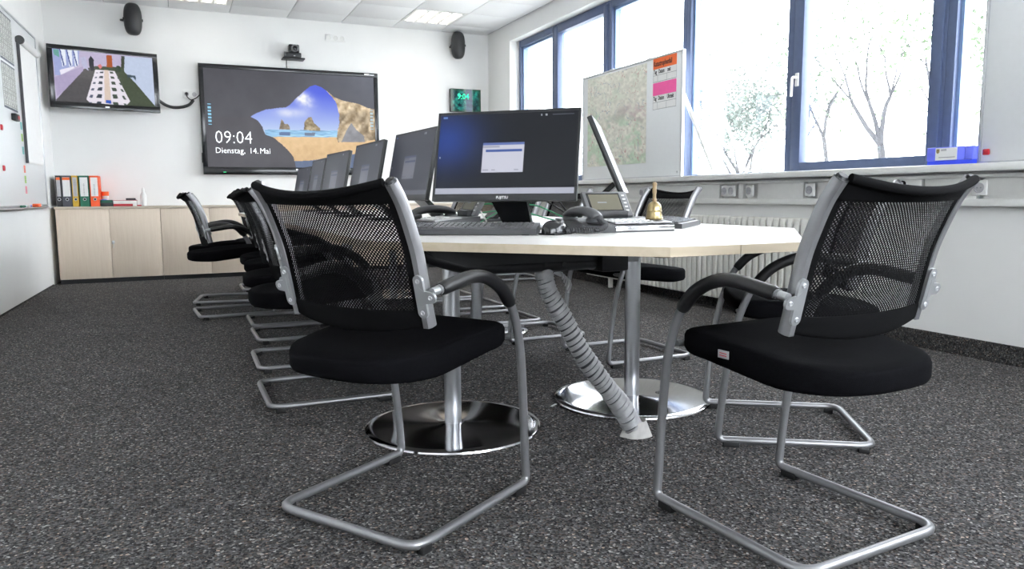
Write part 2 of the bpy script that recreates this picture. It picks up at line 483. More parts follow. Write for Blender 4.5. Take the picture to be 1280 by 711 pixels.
# ceiling: carrier slab, tiles one by one
ceil = struct(MB().box(-2.0, 4.3, YF-0.2, D+0.2, ZC+0.012, ZC+0.15).build('ceiling', 'grid_grey', ang=0))
TS = 0.625
tile_me = MB().box(-TS/2+0.004, TS/2-0.004, -TS/2+0.004, TS/2-0.004, 0, 0.02, bev=0.003).mesh('ceiling_tile', 'ceiling_tile')
lum_spots = []
xs = [3.81-TS*(k+0.5) for k in range(8)]
ys = [8.93-TS*(k+0.5) for k in range(18)]
for i, x in enumerate(xs):
    for j, y in enumerate(ys):
        if i in (1, 5) and j % 4 == 0:
            lum_spots.append((x, y)); continue
        part_of(tile_me, 'ceiling_tile', ceil, (x, y, ZC))
cut_me = MB().box(-TS/2+0.004, TS/2-0.004, -0.186, 0.186, 0, 0.02, bev=0.003).mesh('ceiling_tile_cut', 'ceiling_tile')
for x in xs:
    part_of(cut_me, 'ceiling_tile', ceil, (x, 9.12, ZC))
# luminaires with four louvred troughs
lum0 = None
def make_luminaire(label):
    t = thing('ceiling_light', label, 'light', (0, 0, ZC), 0, 'recessed ceiling lights')
    h = TS/2-0.006
    fr = MB()
    for (a, b, c, d) in ((-h, h, -h, -h+0.03), (-h, h, h-0.03, h), (-h, -h+0.03, -h, h), (h-0.03, h, -h, h)):
        fr.box(a, b, c, d, -0.002, 0.012)
    fr.box(-h, h, -h, h, 0.0105, 0.0115)
    fr.build('frame', 'white_lacquer', t, ang=0)
    w = (2*h-0.06)/4
    for k in range(4):
        x0 = -h+0.03+k*w
        MB().box(x0+0.030, x0+w-0.042, -h+0.035, h-0.035, 0.0, 0.010).build('tube_trough', 'lamp_tube', t, ang=0)
        MB().prism([(x0+w-0.026, -0.014), (x0+w-0.004, -0.014), (x0+w+0.010, 0.010), (x0+w-0.040, 0.010)], -h+0.03, h-0.03,
                   M_=Matrix(((1, 0, 0, 0), (0, 0, 1, 0), (0, 1, 0, 0), (0, 0, 0, 1)))).build('louvre', 'white_lacquer', t, ang=0)
    return t
for k, (x, y) in enumerate(lum_spots):
    row = int(round((8.6175-y)/2.5))
    side = 'window side' if x > 2 else 'whiteboard side'
    where = ['over the back wall', 'second row from the big screen', 'third row from the big screen', 'fourth row from the big screen', 'row behind the camera'][min(row, 4)]
    lab = 'recessed louvre ceiling light on the %s, %s' % (side, where)
    if lum0 is None:
        lum0 = make_luminaire(lab); lum0.location = (x, y, ZC)
    else:
        dup(lum0, (x, y, ZC), 0, lab)

# windows: bays between blue mullions
mull = [8.60, 7.66, 6.50, 5.27, 4.075, 2.93, 1.76, 0.60, -0.56, -1.70]
fx0, fx1 = WIN_X, WIN_X+0.10
wz0, wz1 = 1.0, 2.74
for k in range(len(mull)-1):
    ya, yb = mull[k+1], mull[k]
    win = bpy.data.objects.new('window_%d' % (k+1), None); COL.objects.link(win); win['kind'] = 'structure'
    win.location = (WIN_X, (ya+yb)/2, wz0)
    inv = Matrix.Translation((-WIN_X, -(ya+yb)/2, -wz0))
    wm = 0.052
    MB().box(fx0, fx1, yb-wm, yb, wz0, wz1, 0.004, M_=inv).build('window_frame', 'frame_blue', win)
    MB().box(fx0, fx1, ya, ya+wm, wz0, wz1, 0.004, M_=inv).build('window_frame', 'frame_blue', win)
    MB().box(fx0, fx1, ya+wm, yb-wm, wz1-0.075, wz1, 0.004, M_=inv).build('window_frame', 'frame_blue', win)
    MB().box(fx0+0.03, fx1, ya+wm, yb-wm, wz0, wz0+0.035, 0.004, M_=inv).build('window_frame', 'frame_blue', win)
    # glazing beads, two of them painted lighter as daylit faces
    MB().box(fx0+0.03, fx1-0.01, yb-wm-0.02, yb-wm, wz0+0.03, wz1-0.075, M_=inv).build('glazing_bead', 'frame_blue_lit', win)
    MB().box(fx0+0.03, fx1-0.01, ya+wm, ya+wm+0.012, wz0+0.03, wz1-0.075, M_=inv).build('glazing_bead', 'frame_blue', win)
    MB().box(fx0+0.03, fx1-0.01, ya+wm, yb-wm, wz1-0.10, wz1-0.075, M_=inv).build('glazing_bead', 'frame_blue_lit', win)
    if k in (1, 4, 7):    # opening sash: deeper inner frame, handle
        s0, s1 = fx0-0.012, fx0+0.05
        for (a, b, c, d) in ((ya+0.02, ya+0.09, wz0+0.02, wz1-0.03), (yb-0.10, yb-0.02, wz0+0.02, wz1-0.03),
                             (ya+0.09, yb-0.10, wz0+0.02, wz0+0.085), (ya+0.09, yb-0.10, wz1-0.10, wz1-0.03)):
            MB().box(s0, s1, a, b, c, d, 0.004, M_=inv).build('sash', 'frame_blue', win)
        hd = MB().box(s0-0.012, s0, yb-0.078, yb-0.046, 1.60, 1.69, 0.005, M_=inv)
        hd.tube(fillet([(s0-0.01, yb-0.062, 1.66), (s0-0.05, yb-0.062, 1.66), (s0-0.055, yb-0.062, 1.53)], 0.015), 0.009, 8, M_=inv)
        hd.build('window_handle', 'white_plastic', win)
    MB().box(fx0+0.06, fx0+0.066, ya+wm, yb-wm, wz0+0.03, wz1-0.07, M_=inv).build('pane', 'window_glass', win, ang=0)
for k in range(3):         # unseen windows added behind the camera to let in extra daylight
    xa = 0.125+1.125*k; xb = xa+1.125
    win = bpy.data.objects.new('window_%d' % (len(mull)+k), None); COL.objects.link(win); win['kind'] = 'structure'
    win.location = ((xa+xb)/2, YF-0.1, 0.9); inv = Matrix.Translation((-(xa+xb)/2, -YF+0.1, -0.9))
    for (a, b, c, d) in ((xa, xa+0.05, 0.9, 2.74), (xb-0.05, xb, 0.9, 2.74), (xa+0.05, xb-0.05, 0.9, 0.96), (xa+0.05, xb-0.05, 2.66, 2.74)):
        MB().box(a, b, YF-0.16, YF-0.06, c, d, 0.004, M_=inv).build('window_frame', 'frame_blue', win)
    MB().box(xa+0.05, xb-0.05, YF-0.113, YF-0.107, 0.96, 2.66, M_=inv).build('pane', 'window_glass', win, ang=0)
# sill and cable trunking below it
sill = struct(MB().box(3.71, WIN_X+0.03, YF, 8.62, 0.978, 1.018, 0.006).build('trim_1', 'white_lacquer'))
sill['label'] = 'long white window sill'
trk = thing('cable_trunking', 'long white cable duct with sockets running under the window sill', 'cable duct', (3.79, 3.0, 0.80))
inv = Matrix.Translation((-3.79, -3.0, -0.80))
MB().box(3.785, XR, YF, 8.9, 0.800, 0.838, 0.003, M_=inv).build('lower_rail', 'white_lacquer', trk)
MB().box(3.785, XR, YF, 8.9, 0.945, 0.966, 0.003, M_=inv).build('upper_rail', 'white_lacquer', trk)
for (a, b) in ((-2.5, -0.5), (-0.48, 1.2), (1.22, 2.56), (2.60, 2.90), (2.92, 3.66), (3.78, 4.21), (4.36, 4.41), (4.62, 6.2), (6.22, 8.9)):
    MB().box(3.795, XR, a, b, 0.838, 0.945, 0.002, M_=inv).build('cover', 'white_lacquer', trk)
def socket(y, n, zc=0.895):
    w = 0.075*n
    f = MB().box(3.783, 3.80, y-w/2, y+w/2, zc-0.04, zc+0.04, 0.004, M_=inv).build('socket_frame', 'white_plastic', trk)
    for k in range(n):
        yy = y-w/2+0.0375+0.075*k
        Ms_ = inv @ frameM((3.783, yy, zc), (0, -1, 0), (0, 0, 1))
        d = MB().lathe([(0.001, 0.0004), (0.027, 0.0004), (0.027, 0.005), (0.022, 0.005), (0.021, 0.001), (0.001, 0.001)], 20, M_=Ms_)
        for px_ in (-0.0095, 0.0095):
            MB().cyl((px_, 0, 0.0008), (px_, 0, 0.0016), 0.0042, 8, M_=Ms_).build('pin_hole', 'ink_grey', f)
        d.build('socket', 'label_grey', f)
for y, n in ((4.515, 2), (4.285, 1), (3.72, 1), (2.58, 1), (5.62, 2), (6.9, 2)):
    socket(y, n)

# radiator of upright tubes
rad = thing('radiator', 'white tubular column radiator under the window sill', 'radiator', (3.745, 4.9, 0))
sec = MB()
for dx in (-0.034, 0.034):
    sec.box(dx-0.016, dx+0.016, -0.0225, 0.0225, 0.10, 0.69, 0.008)
sec.box(-0.046, 0.046, -0.0300, 0.0300, 0.664, 0.712, 0.014)
sec.box(-0.046, 0.046, -0.0300, 0.0300, 0.092, 0.132, 0.014)
sec_me = sec.mesh('section', 'radiator_white')
for k in range(52):
    part_of(sec_me, 'section', rad, (0, -1.6+k*0.062, 0))
for yy in (-1.2, 0, 1.2):
    MB().box(-0.02, 0.087, yy-0.012, yy+0.012, 0.60, 0.64).build('wall_bracket', 'radiator_white', rad)
    MB().box(-0.02, 0.02, yy-0.012, yy+0.012, 0.0, 0.11).build('foot', 'radiator_white', rad)

# ------------------------------------------------------------------ conference table
TX0, TX1, TY0, TY1, TH = 0.51, 2.15, 1.53, 7.65, 0.74
CX = 1.33
tab = thing('conference_table', 'long pale conference table with cut corners on chrome disc feet', 'table', (CX, 4.59, 0))
inv = Matrix.Translation((-CX, -4.59, 0))
def top_panel(poly):
    mb = MB(); mb.prism(poly, 0.715, 0.7395, 0, 1, inv)
    return mb.build('tabletop_panel', ['laminate', 'table_edge'], tab, ang=0)
g = 0.0012
for sgn in (-1, 1):
    X = lambda d: CX+sgn*d
    P = [[(X(g), TY0), (X(0.22), TY0), (X(0.82), TY0+0.65), (X(0.82), 3.57-g), (X(g), 3.57-g)],
         [(X(g), 3.57+g), (X(0.82), 3.57+g), (X(0.82), 5.61-g), (X(g), 5.61-g)],
         [(X(g), 5.61+g), (X(0.82), 5.61+g), (X(0.82), TY1-0.65), (X(0.22), TY1), (X(g), TY1)]]
    for p in P:
        top_panel(p if sgn > 0 else list(reversed(p)))
for (x, y) in ((0.925, 2.63), (1.755, 2.68), (0.925, 4.475), (1.745, 4.475), (0.925, 6.50), (1.745, 6.50)):
    MB().cyl((x, y, 0.012), (x, y, 0.70), 0.032, 24, M_=inv).build('column', 'steel_column', tab)
    MB().lathe([(0.02, 0.0), (0.325, 0.0), (0.332, 0.004), (0.330, 0.010), (0.324, 0.0132), (0.300, 0.0140), (0.06, 0.0142), (0.045, 0.018), (0.02, 0.018)], 72, (x, y, 0), M_=inv).build('base_disc', 'chrome', tab)
    MB().box(x-0.15, x+0.15, y-0.04, y+0.04, 0.692, 0.7149, 0.004, M_=inv).build('mounting_plate', 'black_steel', tab)
MB().cyl((1.895, 2.66, 0.0135), (1.895, 2.66, 0.0150), 0.026, 20, M_=inv).build('base_cap', 'black_rubber', tab)
# black cable channel hanging under the near end
ch = MB()
ch.prism([(0.70, 0.714), (1.46, 0.714), (1.46, 0.655), (1.40, 0.640), (0.86, 0.640), (0.76, 0.672)], 2.30, 2.42,
         M_=inv @ Matrix(((1, 0, 0, 0), (0, 0, 1, 0), (0, 1, 0, 0), (0, 0, 0, 1))))
chn = ch.build('cable_channel', 'black_steel', tab)
MB().tube(spline([(0.72, 2.33, 0.683), (0.78, 2.33, 0.662), (0.86, 2.33, 0.640), (1.0, 2.33, 0.630), (1.42, 2.33, 0.630)], 6), 0.024, 12, M_=inv).build('channel_tube', 'black_steel', tab)
for xx in (1.155, 1.225):
    MB().cyl((xx, 2.304, 0.632), (xx, 2.299, 0.632), 0.008, 14, M_=inv).build('channel_hole', 'ink_black', chn)
MB().box(1.36, 1.47, 2.27, 2.43, 0.60, 0.70, 0.008, M_=inv).build('channel_end', 'black_steel', tab)
MB().box(1.47, 1.56, 2.34, 2.42, 0.625, 0.672, 0.004, M_=inv).build('channel_flap', 'silver_plastic', tab)
for yy in (4.0, 5.0, 6.0):
    MB().box(1.1, 1.56, yy-0.1, yy+0.1, 0.62, 0.7149, 0.01, M_=inv).build('cable_channel', 'black_steel', tab)

# taped cable hose from the channel to the floor
hz = thing('cable_hose', 'grey taped cable hose hanging from the table to the carpet', 'cable hose', (1.487, 2.24, 0))
inv2 = Matrix.Translation((-1.487, -2.24, 0))
hp = spline([(1.165, 2.345, 0.625), (1.18, 2.335, 0.54), (1.235, 2.315, 0.43), (1.30, 2.29, 0.30), (1.375, 2.265, 0.19), (1.44, 2.25, 0.10), (1.485, 2.24, 0.012)], 14)
rng = random.Random(4)
rs = [0.028+0.008*(i/len(hp))+0.0016*math.sin(i*0.31) for i in range(len(hp))]
MB().tube(hp, rs, 20, M_=inv2).build('sleeve', 'dark_grey_plastic', hz, ang=60)
for i in range(1, len(hp)-1, 2):     # tape turns, each standing proud of the sleeve
    p = hp[i]; d = (hp[i+1]-hp[i-1]).normalized()
    tilt = Vector((0.35+0.18*math.sin(i*1.7), 0.12*math.cos(i*1.1), 0.30+0.10*math.cos(i*2.3)))
    d2 = (d+tilt*0.35).normalized(); e_ = 0.0012*rng.random()
    MB().tube([p-d2*0.0076, p-d2*0.0066, p+d2*0.0060, p+d2*0.0076], [rs[i], rs[i]+0.0022+e_, rs[i]+0.0036+e_, rs[i]], 20, M_=inv2).build('tape_turn', 'tape_grey', hz, ang=40)
fl = MB()
fl.grid(lambda u, v: inv2 @ Vector((1.487+(0.034+0.026*v+0.006*math.sin(u*2*PI*5)*v)*math.cos(u*2*PI)+0.004, 2.24+(0.034+0.014*v)*math.sin(u*2*PI), 0.060-0.058*v)), 40, 6)
fl.build('frayed_end', 'tape_pale', hz, ang=60)
fr2 = MB()
for k in range(5):
    fr2.tube(spline([(1.20, 2.33, 0.60), (1.225+0.008*k, 2.315, 0.60-0.008*k), (1.22+0.006*k, 2.305, 0.578-0.012*k)], 4), 0.0035, 6, M_=inv2)
fr2.build('tape_tail', 'tape_grey', hz)

# ------------------------------------------------------------------ chairs
LEG = [(0.210, 0.024), (0.264, 0.024), (0.256, 0.115), (0.241, 0.265), (0.217, 0.410), (0.190, 0.500), (0.158, 0.566), (0.106, 0.622),
       (0.037, 0.656), (-0.030, 0.664), (-0.100, 0.655), (-0.165, 0.645)]
UPR = [(-0.157, 0.553), (-0.169, 0.602), (-0.179, 0.650), (-0.199, 0.730), (-0.223, 0.792), (-0.253, 0.855), (-0.287, 0.902)]
HW, UX = 0.243, 0.228
upr_s = spline([(0, y, z) for y, z in UPR], 6)
def upr_at(t):
    f = t*(len(upr_s)-1); i = min(int(f), len(upr_s)-2); k = f-i
    return upr_s[i]*(1-k)+upr_s[i+1]*k
def back_pt(s, t, off=0.0):
    """s -1..1 across, t 0..1 upwards"""
    p = upr_at(t)+Vector((0, -0.012, 0)); w = 1-s*s
    dy = -0.034*w*(0.55+0.45*t)
    dz = -0.030*w*max(0, (t-0.75)/0.25)**1.5 - 0.026*w*max(0, (0.2-t)/0.2)
    return Vector(((UX-0.010)*s, p.y+dy+off, p.z+dz))
def arm_x(z):
    k = min(max((z-0.1)/0.52, 0), 1)
    return HW+0.019*k*k*(3-2*k)
def make_chair():
    c = thing('cantilever_chair', 'x', 'chair', group='black mesh cantilever chairs')
    # one bent steel tube: arm - leg - floor loop - leg - arm
    def side(sg):
        leg = [Vector((sg*arm_x(z), y, z)) for y, z in LEG]
        up_ = spline(leg[2:], 5)
        bend = fillet([leg[0], leg[1], leg[2]], 0.05, 6)[1:-1]
        return bend+up_
    rgt = side(1); lft = side(-1)
    loop = fillet([rgt[0], Vector((HW, -0.250, 0.024)), Vector((-HW, -0.250, 0.024)), lft[0]], 0.055, 7)
    path = list(reversed(rgt))+loop[1:-1]+lft
    MB().tube(path, 0.0125, 12).build('frame_tube', 'silver_tube', c, ang=60)
    MB().cyl((-HW+0.01, 0.199, 0.470), (HW-0.01, 0.199, 0.470), 0.009, 10).build('crossbar', 'silver_tube', c)
    for sg in (-1, 1):
        for (y0, y1) in ((0.19, 0.245), (-0.232, -0.197)):
            MB().box(sg*HW-0.012, sg*HW+0.012, y0, y1, 0.0, 0.022, 0.003).build('glide', 'black_rubber', c)
        arm = spline([(sg*arm_x(z), y, z) for y, z in LEG[6:]], 6)[1:-1]
        MB().tube(arm, [0.0145]+[0.0175]*(len(arm)-2)+[0.0145], 12, sx=1.12).build('arm_pad', 'arm_pad', c, ang=60)
        MB().cyl((sg*0.222, 0.199, 0.472), (sg*0.238, 0.199, 0.472), 0.009, 12).build('seat_bolt', 'silver_plate', c)
        # upright: flat curved bar
        um = MB(); n = len(upr_s); ring = []
        for i, p in enumerate(upr_s):
            a = upr_s[max(i-1, 0)]; b = upr_s[min(i+1, n-1)]
            tn = (b-a).normalized(); nr = Vector((0, tn.z, -tn.y))
            wd = 0.0130; dp = 0.0165-0.002*(i/n)
            prof = [(-1, -0.5), (-0.6, -1), (0.6, -1), (1, -0.5), (1, 0.5), (0.6, 1), (-0.6, 1), (-1, 0.5)]
            ring += [tuple(p+Vector((sg*UX, 0, 0))+Vector((1, 0, 0))*wd*q[0]+nr*dp*q[1]) for q in prof]
        fs = [(i*8+k, i*8+(k+1) % 8, (i+1)*8+(k+1) % 8, (i+1)*8+k) for i in range(n-1) for k in range(8)]
        fs += [tuple(reversed(range(8))), tuple((n-1)*8+k for k in range(8))]
        um.add(ring, fs)
        um.build('upright', 'silver_tube', c, ang=40)
        tip = upr_s[-1]; tn = (upr_s[-1]-upr_s[-2]).normalized()
        MB().tube([tip+Vector((sg*UX, 0, 0))-tn*0.002, tip+Vector((sg*UX, 0, 0))+tn*0.006], [0.0155, 0.011], 12).build('end_cap', 'black_plastic', c)
        # bracket: T-shaped plate behind the upright, ear screwed to the arm
        p = upr_at(0.30); q = upr_at(0.42); tn = (q-p).normalized(); nr = Vector((0, tn.z, -tn.y))
        mid = upr_at(0.285)
        Mb = Matrix(((1, tn.x, -nr.x, sg*UX+sg*0.004), (0, tn.y, -nr.y, mid.y-nr.y*0.0), (0, tn.z, -nr.z, mid.z), (0, 0, 0, 1)))
        off = 0.0225
        pl = MB(); pts = []
        for k in range(17): pts.append((0.0145*math.cos(PI*k/16), 0.040+0.0145*math.sin(PI*k/16)))
        for k in range(17): pts.append((-0.0145*math.cos(PI*k/16), -0.040-0.0145*math.sin(PI*k/16)))
        pl.prism(pts, off-0.007, off, M_=Mb)
        ear = []
        for k in range(13): ear.append((0.032+0.014*math.cos(-PI/2+PI*k/12), 0.014*math.sin(-PI/2+PI*k/12)))
        ear += [(0.013, 0.016), (0.0, 0.026), (0.0, -0.026), (0.013, -0.016)]
        if sg < 0: ear = [(-x, y) for x, y in reversed(ear)]
        pl.prism(ear, off-0.006, off+0.0005, M_=Mb)
        br = pl.build('bracket', 'silver_plate', c)
        for (bx, by) in ((0, 0.040), (0, -0.040), (sg*0.031, 0)):
            MB().lathe([(0.001, 0), (0.0062, 0), (0.0062, 0.002), (0.004, 0.003), (0.003, 0.0015), (0.001, 0.0015)], 12, M_=Mb @ Matrix.Translation((bx, by, off))).build('screw', 'alu', br)
        MB().cyl((sg*0.262, -0.166, 0.645), (sg*0.262, -0.190, 0.642), 0.0105, 12).build('arm_end', 'silver_plate', br)
    # back: mesh, upper and lower band
    Hlen = 0.385
    MB().grid(lambda u, v: back_pt(0.93*(-1+2*u), 0.13+0.745*v), 24, 24, uvfn=lambda u, v: ((u-0.5)*1.86*UX, (0.13+0.745*v)*Hlen)).build('back_mesh', 'back_mesh', c, ang=180)
    for sg in (-1, 1):
        sb = MB()
        for off_ in (-0.0018, 0.0018):
            sb.grid(lambda u, v: back_pt(sg*(0.925+0.075*u), 0.13+0.70*v, off_), 3, 20)
        sb.build('side_band', 'black_band', c, ang=180)
    def band(name, t0, t1, th, nv):
        mb = MB()
        nu = 24; rows = []
        for j in range(nv+1): rows.append((t0+(t1-t0)*j/nv, th*(1.0 if 0 < j < nv else 0.6)))
        for side_ in (-1, 1):
            for (t, h) in rows:
                for i in range(nu+1):
                    mb.v.append(tuple(back_pt(-1+2*i/nu, t, side_*h)))
        W = nu+1; half = W*(nv+1)
        for j in range(nv):
            for i in range(nu):
                a = j*W+i
                mb.f.append((a, a+1, a+W+1, a+W)); b = half+a
                mb.f.append((b, b+W, b+W+1, b+1))
        for i in range(nu):
            mb.f.append((i, half+i, half+i+1, i+1)); k = nv*W+i
            mb.f.append((k, k+1, half+k+1, half+k))
        mb.mi = [0]*len(mb.f)
        return mb.build(name, 'black_band', c, ang=70)
    band('lower_band', 0.0, 0.14, 0.0045, 6)
    band('upper_band', 0.825, 0.978, 0.0045, 8)
    MB().tube([back_pt(-1+2*i/24, 0.985)+Vector((0, -0.004, 0.0)) for i in range(25)], 0.0105, 10).build('top_roll', 'black_band', c, ang=60)
    # seat cushion
    def outline(n=64):
        pts = []
        a = 0.234; yf = 0.212; ym = -0.06; br_ = 0.235
        for k in range(n):
            th = 2*PI*k/n
            cs, sn = math.cos(th), math.sin(th)
            e = 0.22 if sn >= 0 else 0.72
            x = a*math.copysign(abs(cs)**e, cs)
            y = ym+(yf-ym)*abs(sn)**e if sn >= 0 else ym-br_*abs(sn)**e
            pts.append((x, y))
        return pts
    def itp(tab_, y):
        for (a, za), (b, zb) in zip(tab_[:-1], tab_[1:]):
            if y <= b or (b, zb) == tab_[-1]:
                t = min(max((y-a)/(b-a), 0), 1); t = t*t*(3-2*t)
                return za+(zb-za)*t
    TOP = [(-0.30, 0.476), (-0.175, 0.486), (-0.04, 0.500), (0.10, 0.510), (0.215, 0.512)]
    BOT = [(-0.30, 0.417), (-0.15, 0.416), (0.0, 0.428), (0.12, 0.443), (0.215, 0.452)]
    rings = [(0.05, 0, 0), (0.6, 0, 0), (0.93, 0, 0), (0.98, 0, 0.004), (1.0, 0, 0.014), (1.0, 1, -0.016), (0.985, 1, -0.006), (0.955, 1, -0.001), (0.80, 1, -0.003), (0.45, 1, -0.012), (0.05, 1, -0.014)]
    sm = MB(); ol = outline(); n = len(ol)
    for (sc, tp, dz) in rings:
        for (x, y) in ol:
            X_, Y_ = x*sc, -0.05+(y+0.05)*sc
            sm.v.append((X_, Y_, itp(TOP if tp else BOT, Y_)+dz))
    for i in range(len(rings)-1):
        for k in range(n):
            sm.f.append((i*n+k, i*n+(k+1) % n, (i+1)*n+(k+1) % n, (i+1)*n+k))
    sm.f += [tuple(reversed(range(n))), tuple((len(rings)-1)*n+k for k in range(n))]
    sm.mi = [0]*len(sm.f)
    sm.build('seat', 'black_fabric', c, ang=80)
    return c
chair0 = make_chair()
def front_dir(a): return a-90.0     # chair's front is local +y
CH = [  # centre x, y, heading of the front in degrees, label
    (0.562, 2.016, 33.3, 'black mesh chair at the near table corner in front of the lit monitor and keyboard'),
    (1.467, 1.459, 94.6, 'largest foreground mesh chair, a small grey tag on its seat edge'),
    (2.035, 2.082, 146.5, 'mesh chair partly hidden behind the large foreground chair with the seat tag'),
    (0.565, 3.345, 0.0, 'first mesh chair of the row behind the keyboard chair, on the whiteboard side'),
    (0.600, 4.085, -1.0, 'second mesh chair from the camera in the row on the whiteboard side'),
    (0.670, 4.870, 0.0, 'third mesh chair from the camera in the row on the whiteboard side'),
    (0.690, 5.440, 0.0, 'fourth mesh chair from the camera in the row on the whiteboard side'),
    (0.365, 6.000, 4.0, 'mesh chair pulled out from the table in front of the wooden cupboards, nearer one'),
    (0.390, 6.780, -9.0, 'mesh chair pulled out from the table in front of the wooden cupboards, farther one'),
    (0.800, 7.540, 0.0, 'last mesh chair of the whiteboard side row, by the far table end'),
    (2.218, 3.440, 180.0, 'first mesh chair on the window side, behind the brass bell'),
    (2.018, 4.220, 180.0, 'second mesh chair on the window side of the table, pushed in'),
    (2.010, 4.820, 180.0, 'third mesh chair on the window side of the table, pushed in'),
    (2.060, 5.520, 180.0, 'fourth mesh chair on the window side of the table, pushed in'),
    (2.060, 6.150, 180.0, 'fifth mesh chair on the window side of the table, pushed in'),
    (3.200, 7.180, 176.0, 'far mesh chair standing by the window wall, away from the table'),
]
for i, (x, y, a, lab) in enumerate(CH):
    if i == 0:
        chair0.location = (x, y, 0); chair0.rotation_euler = (0, 0, R(front_dir(a))); chair0['label'] = lab
    else:
        ch_ = dup(chair0, (x, y, 0), R(front_dir(a)), lab)
        if i == 1: chair_tag = ch_
MB().box(-0.2362, -0.2335, 0.010, 0.046, 0.462, 0.482, 0.0005).build('seat_tag', 'silver_plastic', chair_tag, label='small grey fabric tag')
for i_ in range(2):
    MB().box(-0.2367, -0.2362, 0.016, 0.040, 0.468+0.006*i_, 0.4702+0.006*i_).build('tag_print', 'red_plastic', chair_tag)

# ------------------------------------------------------------------ monitors
def desk_fn(kind):
    def fn(U, V):
        C = np.zeros(U.shape+(3,))
        glow = np.exp(-((U-0.06)**2/0.07+(V-0.32)**2/0.16))
        if kind == 0:
            C[:] = rgb(20, 24, 32)
            C += glow[..., None]*(rgb(36, 70, 160)-rgb(20, 24, 32))*0.95
            C[V > 0.93] = rgb(196, 200, 216)
        else:
            C[:] = rgb(62, 65, 76); C += (0.04*(U-0.5))[..., None]
            C[V > 0.93] = rgb(100, 103, 116)
        x0, x1, y0, y1 = 0.335, 0.635, 0.365, 0.735
        w = (U > x0) & (U < x1) & (V > y0) & (V < y1)
        C[w] = rgb(222, 224, 240)
        C[w & (V < y0+0.03)] = rgb(105, 125, 190)
        C[w & (V > y0+0.085) & (V < y0+0.112) & (U > x0+0.02) & (U < x1-0.015)] = rgb(70, 100, 175)
        C[w & (V > y0+0.04) & (V < y0+0.06) & (U < x0+0.12)] = rgb(180, 182, 200)
        for (a, b) in ((0.01, 0.05), (0.07, 0.10), (0.235, 0.265)):
            C[w & (V > y1-0.04) & (V < y1-0.02) & (U > x0+a) & (U < x0+b)] = rgb(175, 178, 195)
        if kind:
            C[w] = C[w]*0.38+rgb(62, 65, 76)*0.55
        for (a, b) in ((0.738, 0.748), (0.772, 0.782)):
            C[(U > a) & (U < b) & (V > 0.030) & (V < 0.048)] = rgb(200, 205, 215)
        C[(U > 0.82) & (U < 0.97) & (V > 0.034) & (V < 0.046)] = rgb(120, 125, 140)
        C[(U > 0.02) & (U < 0.05) & (V > 0.02) & (V < 0.04)] = rgb(120, 160, 230)
        C[(U > 0.012) & (U < 0.022) & (V > 0.53) & (V < 0.55)] = rgb(200, 205, 215)
        return C
    return fn
MW, MH = 0.555, 0.340
def make_monitor(label, x, y, z, yaw, tilt, kind):
    t = thing('monitor', label, 'monitor', (x, y, TH), yaw, 'desk monitors')
    zc = z-TH
    ct, st = math.cos(tilt), math.sin(tilt)
    # panel frame: local X (screen right) -> +y, local Y -> up, normal -> +x leaning back
    Mp = Matrix(((0, -st, ct, 0), (1, 0, 0, 0), (0, ct, st, zc), (0, 0, 0, 1)))
    hs = MB()
    hs.box(-MW/2, MW/2, -MH/2, MH/2, -0.020, -0.0015, 0.004, M_=Mp)
    hs.box(-0.12, 0.12, -0.15, 0.02, -0.028, -0.018, 0.004, M_=Mp)
    h = hs.build('housing', 'black_plastic', t)
    bz = MB(); b = 0.010
    for (a0, a1, b0, b1) in ((-MW/2, MW/2, MH/2-b, MH/2), (-MW/2, MW/2, -MH/2, -MH/2+0.026), (-MW/2, -MW/2+b, -MH/2+0.026, MH/2-b), (MW/2-b, MW/2, -MH/2+0.026, MH/2-b)):
        bz.box(a0, a1, b0, b1, -0.0025, 0.0015, M_=Mp)
    bzo = bz.build('bezel', 'black_plastic', t, ang=0)
    sw, sh = MW-2*b, MH-b-0.026
    nx, ny = (220, 130) if kind == 0 else (110, 64)
    picture('screen', sw, sh, nx, ny, desk_fn(kind), 'screen_monitor', t, Mp @ Matrix.Translation((0, (-MH/2+0.026+MH/2-b)/2, 0.0003)))
    if kind == 0:
        text('maker_lettering', 'FUJITSU', 0.0135, 'paper', bzo, Mp @ Matrix.Translation((0, -MH/2+0.008, 0.0016)), 'CENTER', bold=0.0003)
    # stand
    pt = Mp @ Vector((0, -0.115, -0.030)); pb = Vector((-0.165, 0, 0.012))
    ax = (pt-pb); ln_ = ax.length
    MB().prism([(-0.055, 0), (0.055, 0), (0.075, ln_), (-0.075, ln_)], -0.010, 0.012,
               M_=frameM(pb, (0, 1, 0), ax)).build('stand_neck', 'black_gloss', t)
    MB().box(-0.235, -0.02, -0.11, 0.11, 0.0, 0.013, 0.005).build('stand_base', 'black_plastic', t)
    return t
make_monitor('large lit monitor facing the camera with a white dialog window open', 1.118, 2.561, 1.016, -2.311, 0.238, 0)
for k, (x, y, z, yaw, ti, lab) in enumerate([
        (1.059, 3.585, 1.019, 3.213, 0.20, 'first monitor behind the large lit one, its screen facing the whiteboard side'),
        (0.968, 4.150, 0.998, 3.180, 0.20, 'second monitor behind the large lit one in the whiteboard side row'),
        (0.969, 5.034, 0.994, 3.208, 0.20, 'third monitor behind the large lit one in the whiteboard side row'),
        (1.010, 5.982, 0.992, 3.141, 0.20, 'fourth monitor behind the large lit one in the whiteboard side row'),
        (1.080, 7.150, 0.974, 3.198, 0.20, 'farthest monitor of the whiteboard side row, before the big wall screen'),
        (1.775, 2.894, 1.036, -0.607, 0.403, 'tilted monitor seen edge on beside the brass bell'),
        (1.660, 3.640, 1.010, 0.05, 0.20, 'monitor on the window side hidden behind the large lit monitor')]):
    make_monitor(lab, x, y, z, yaw, ti, 1)

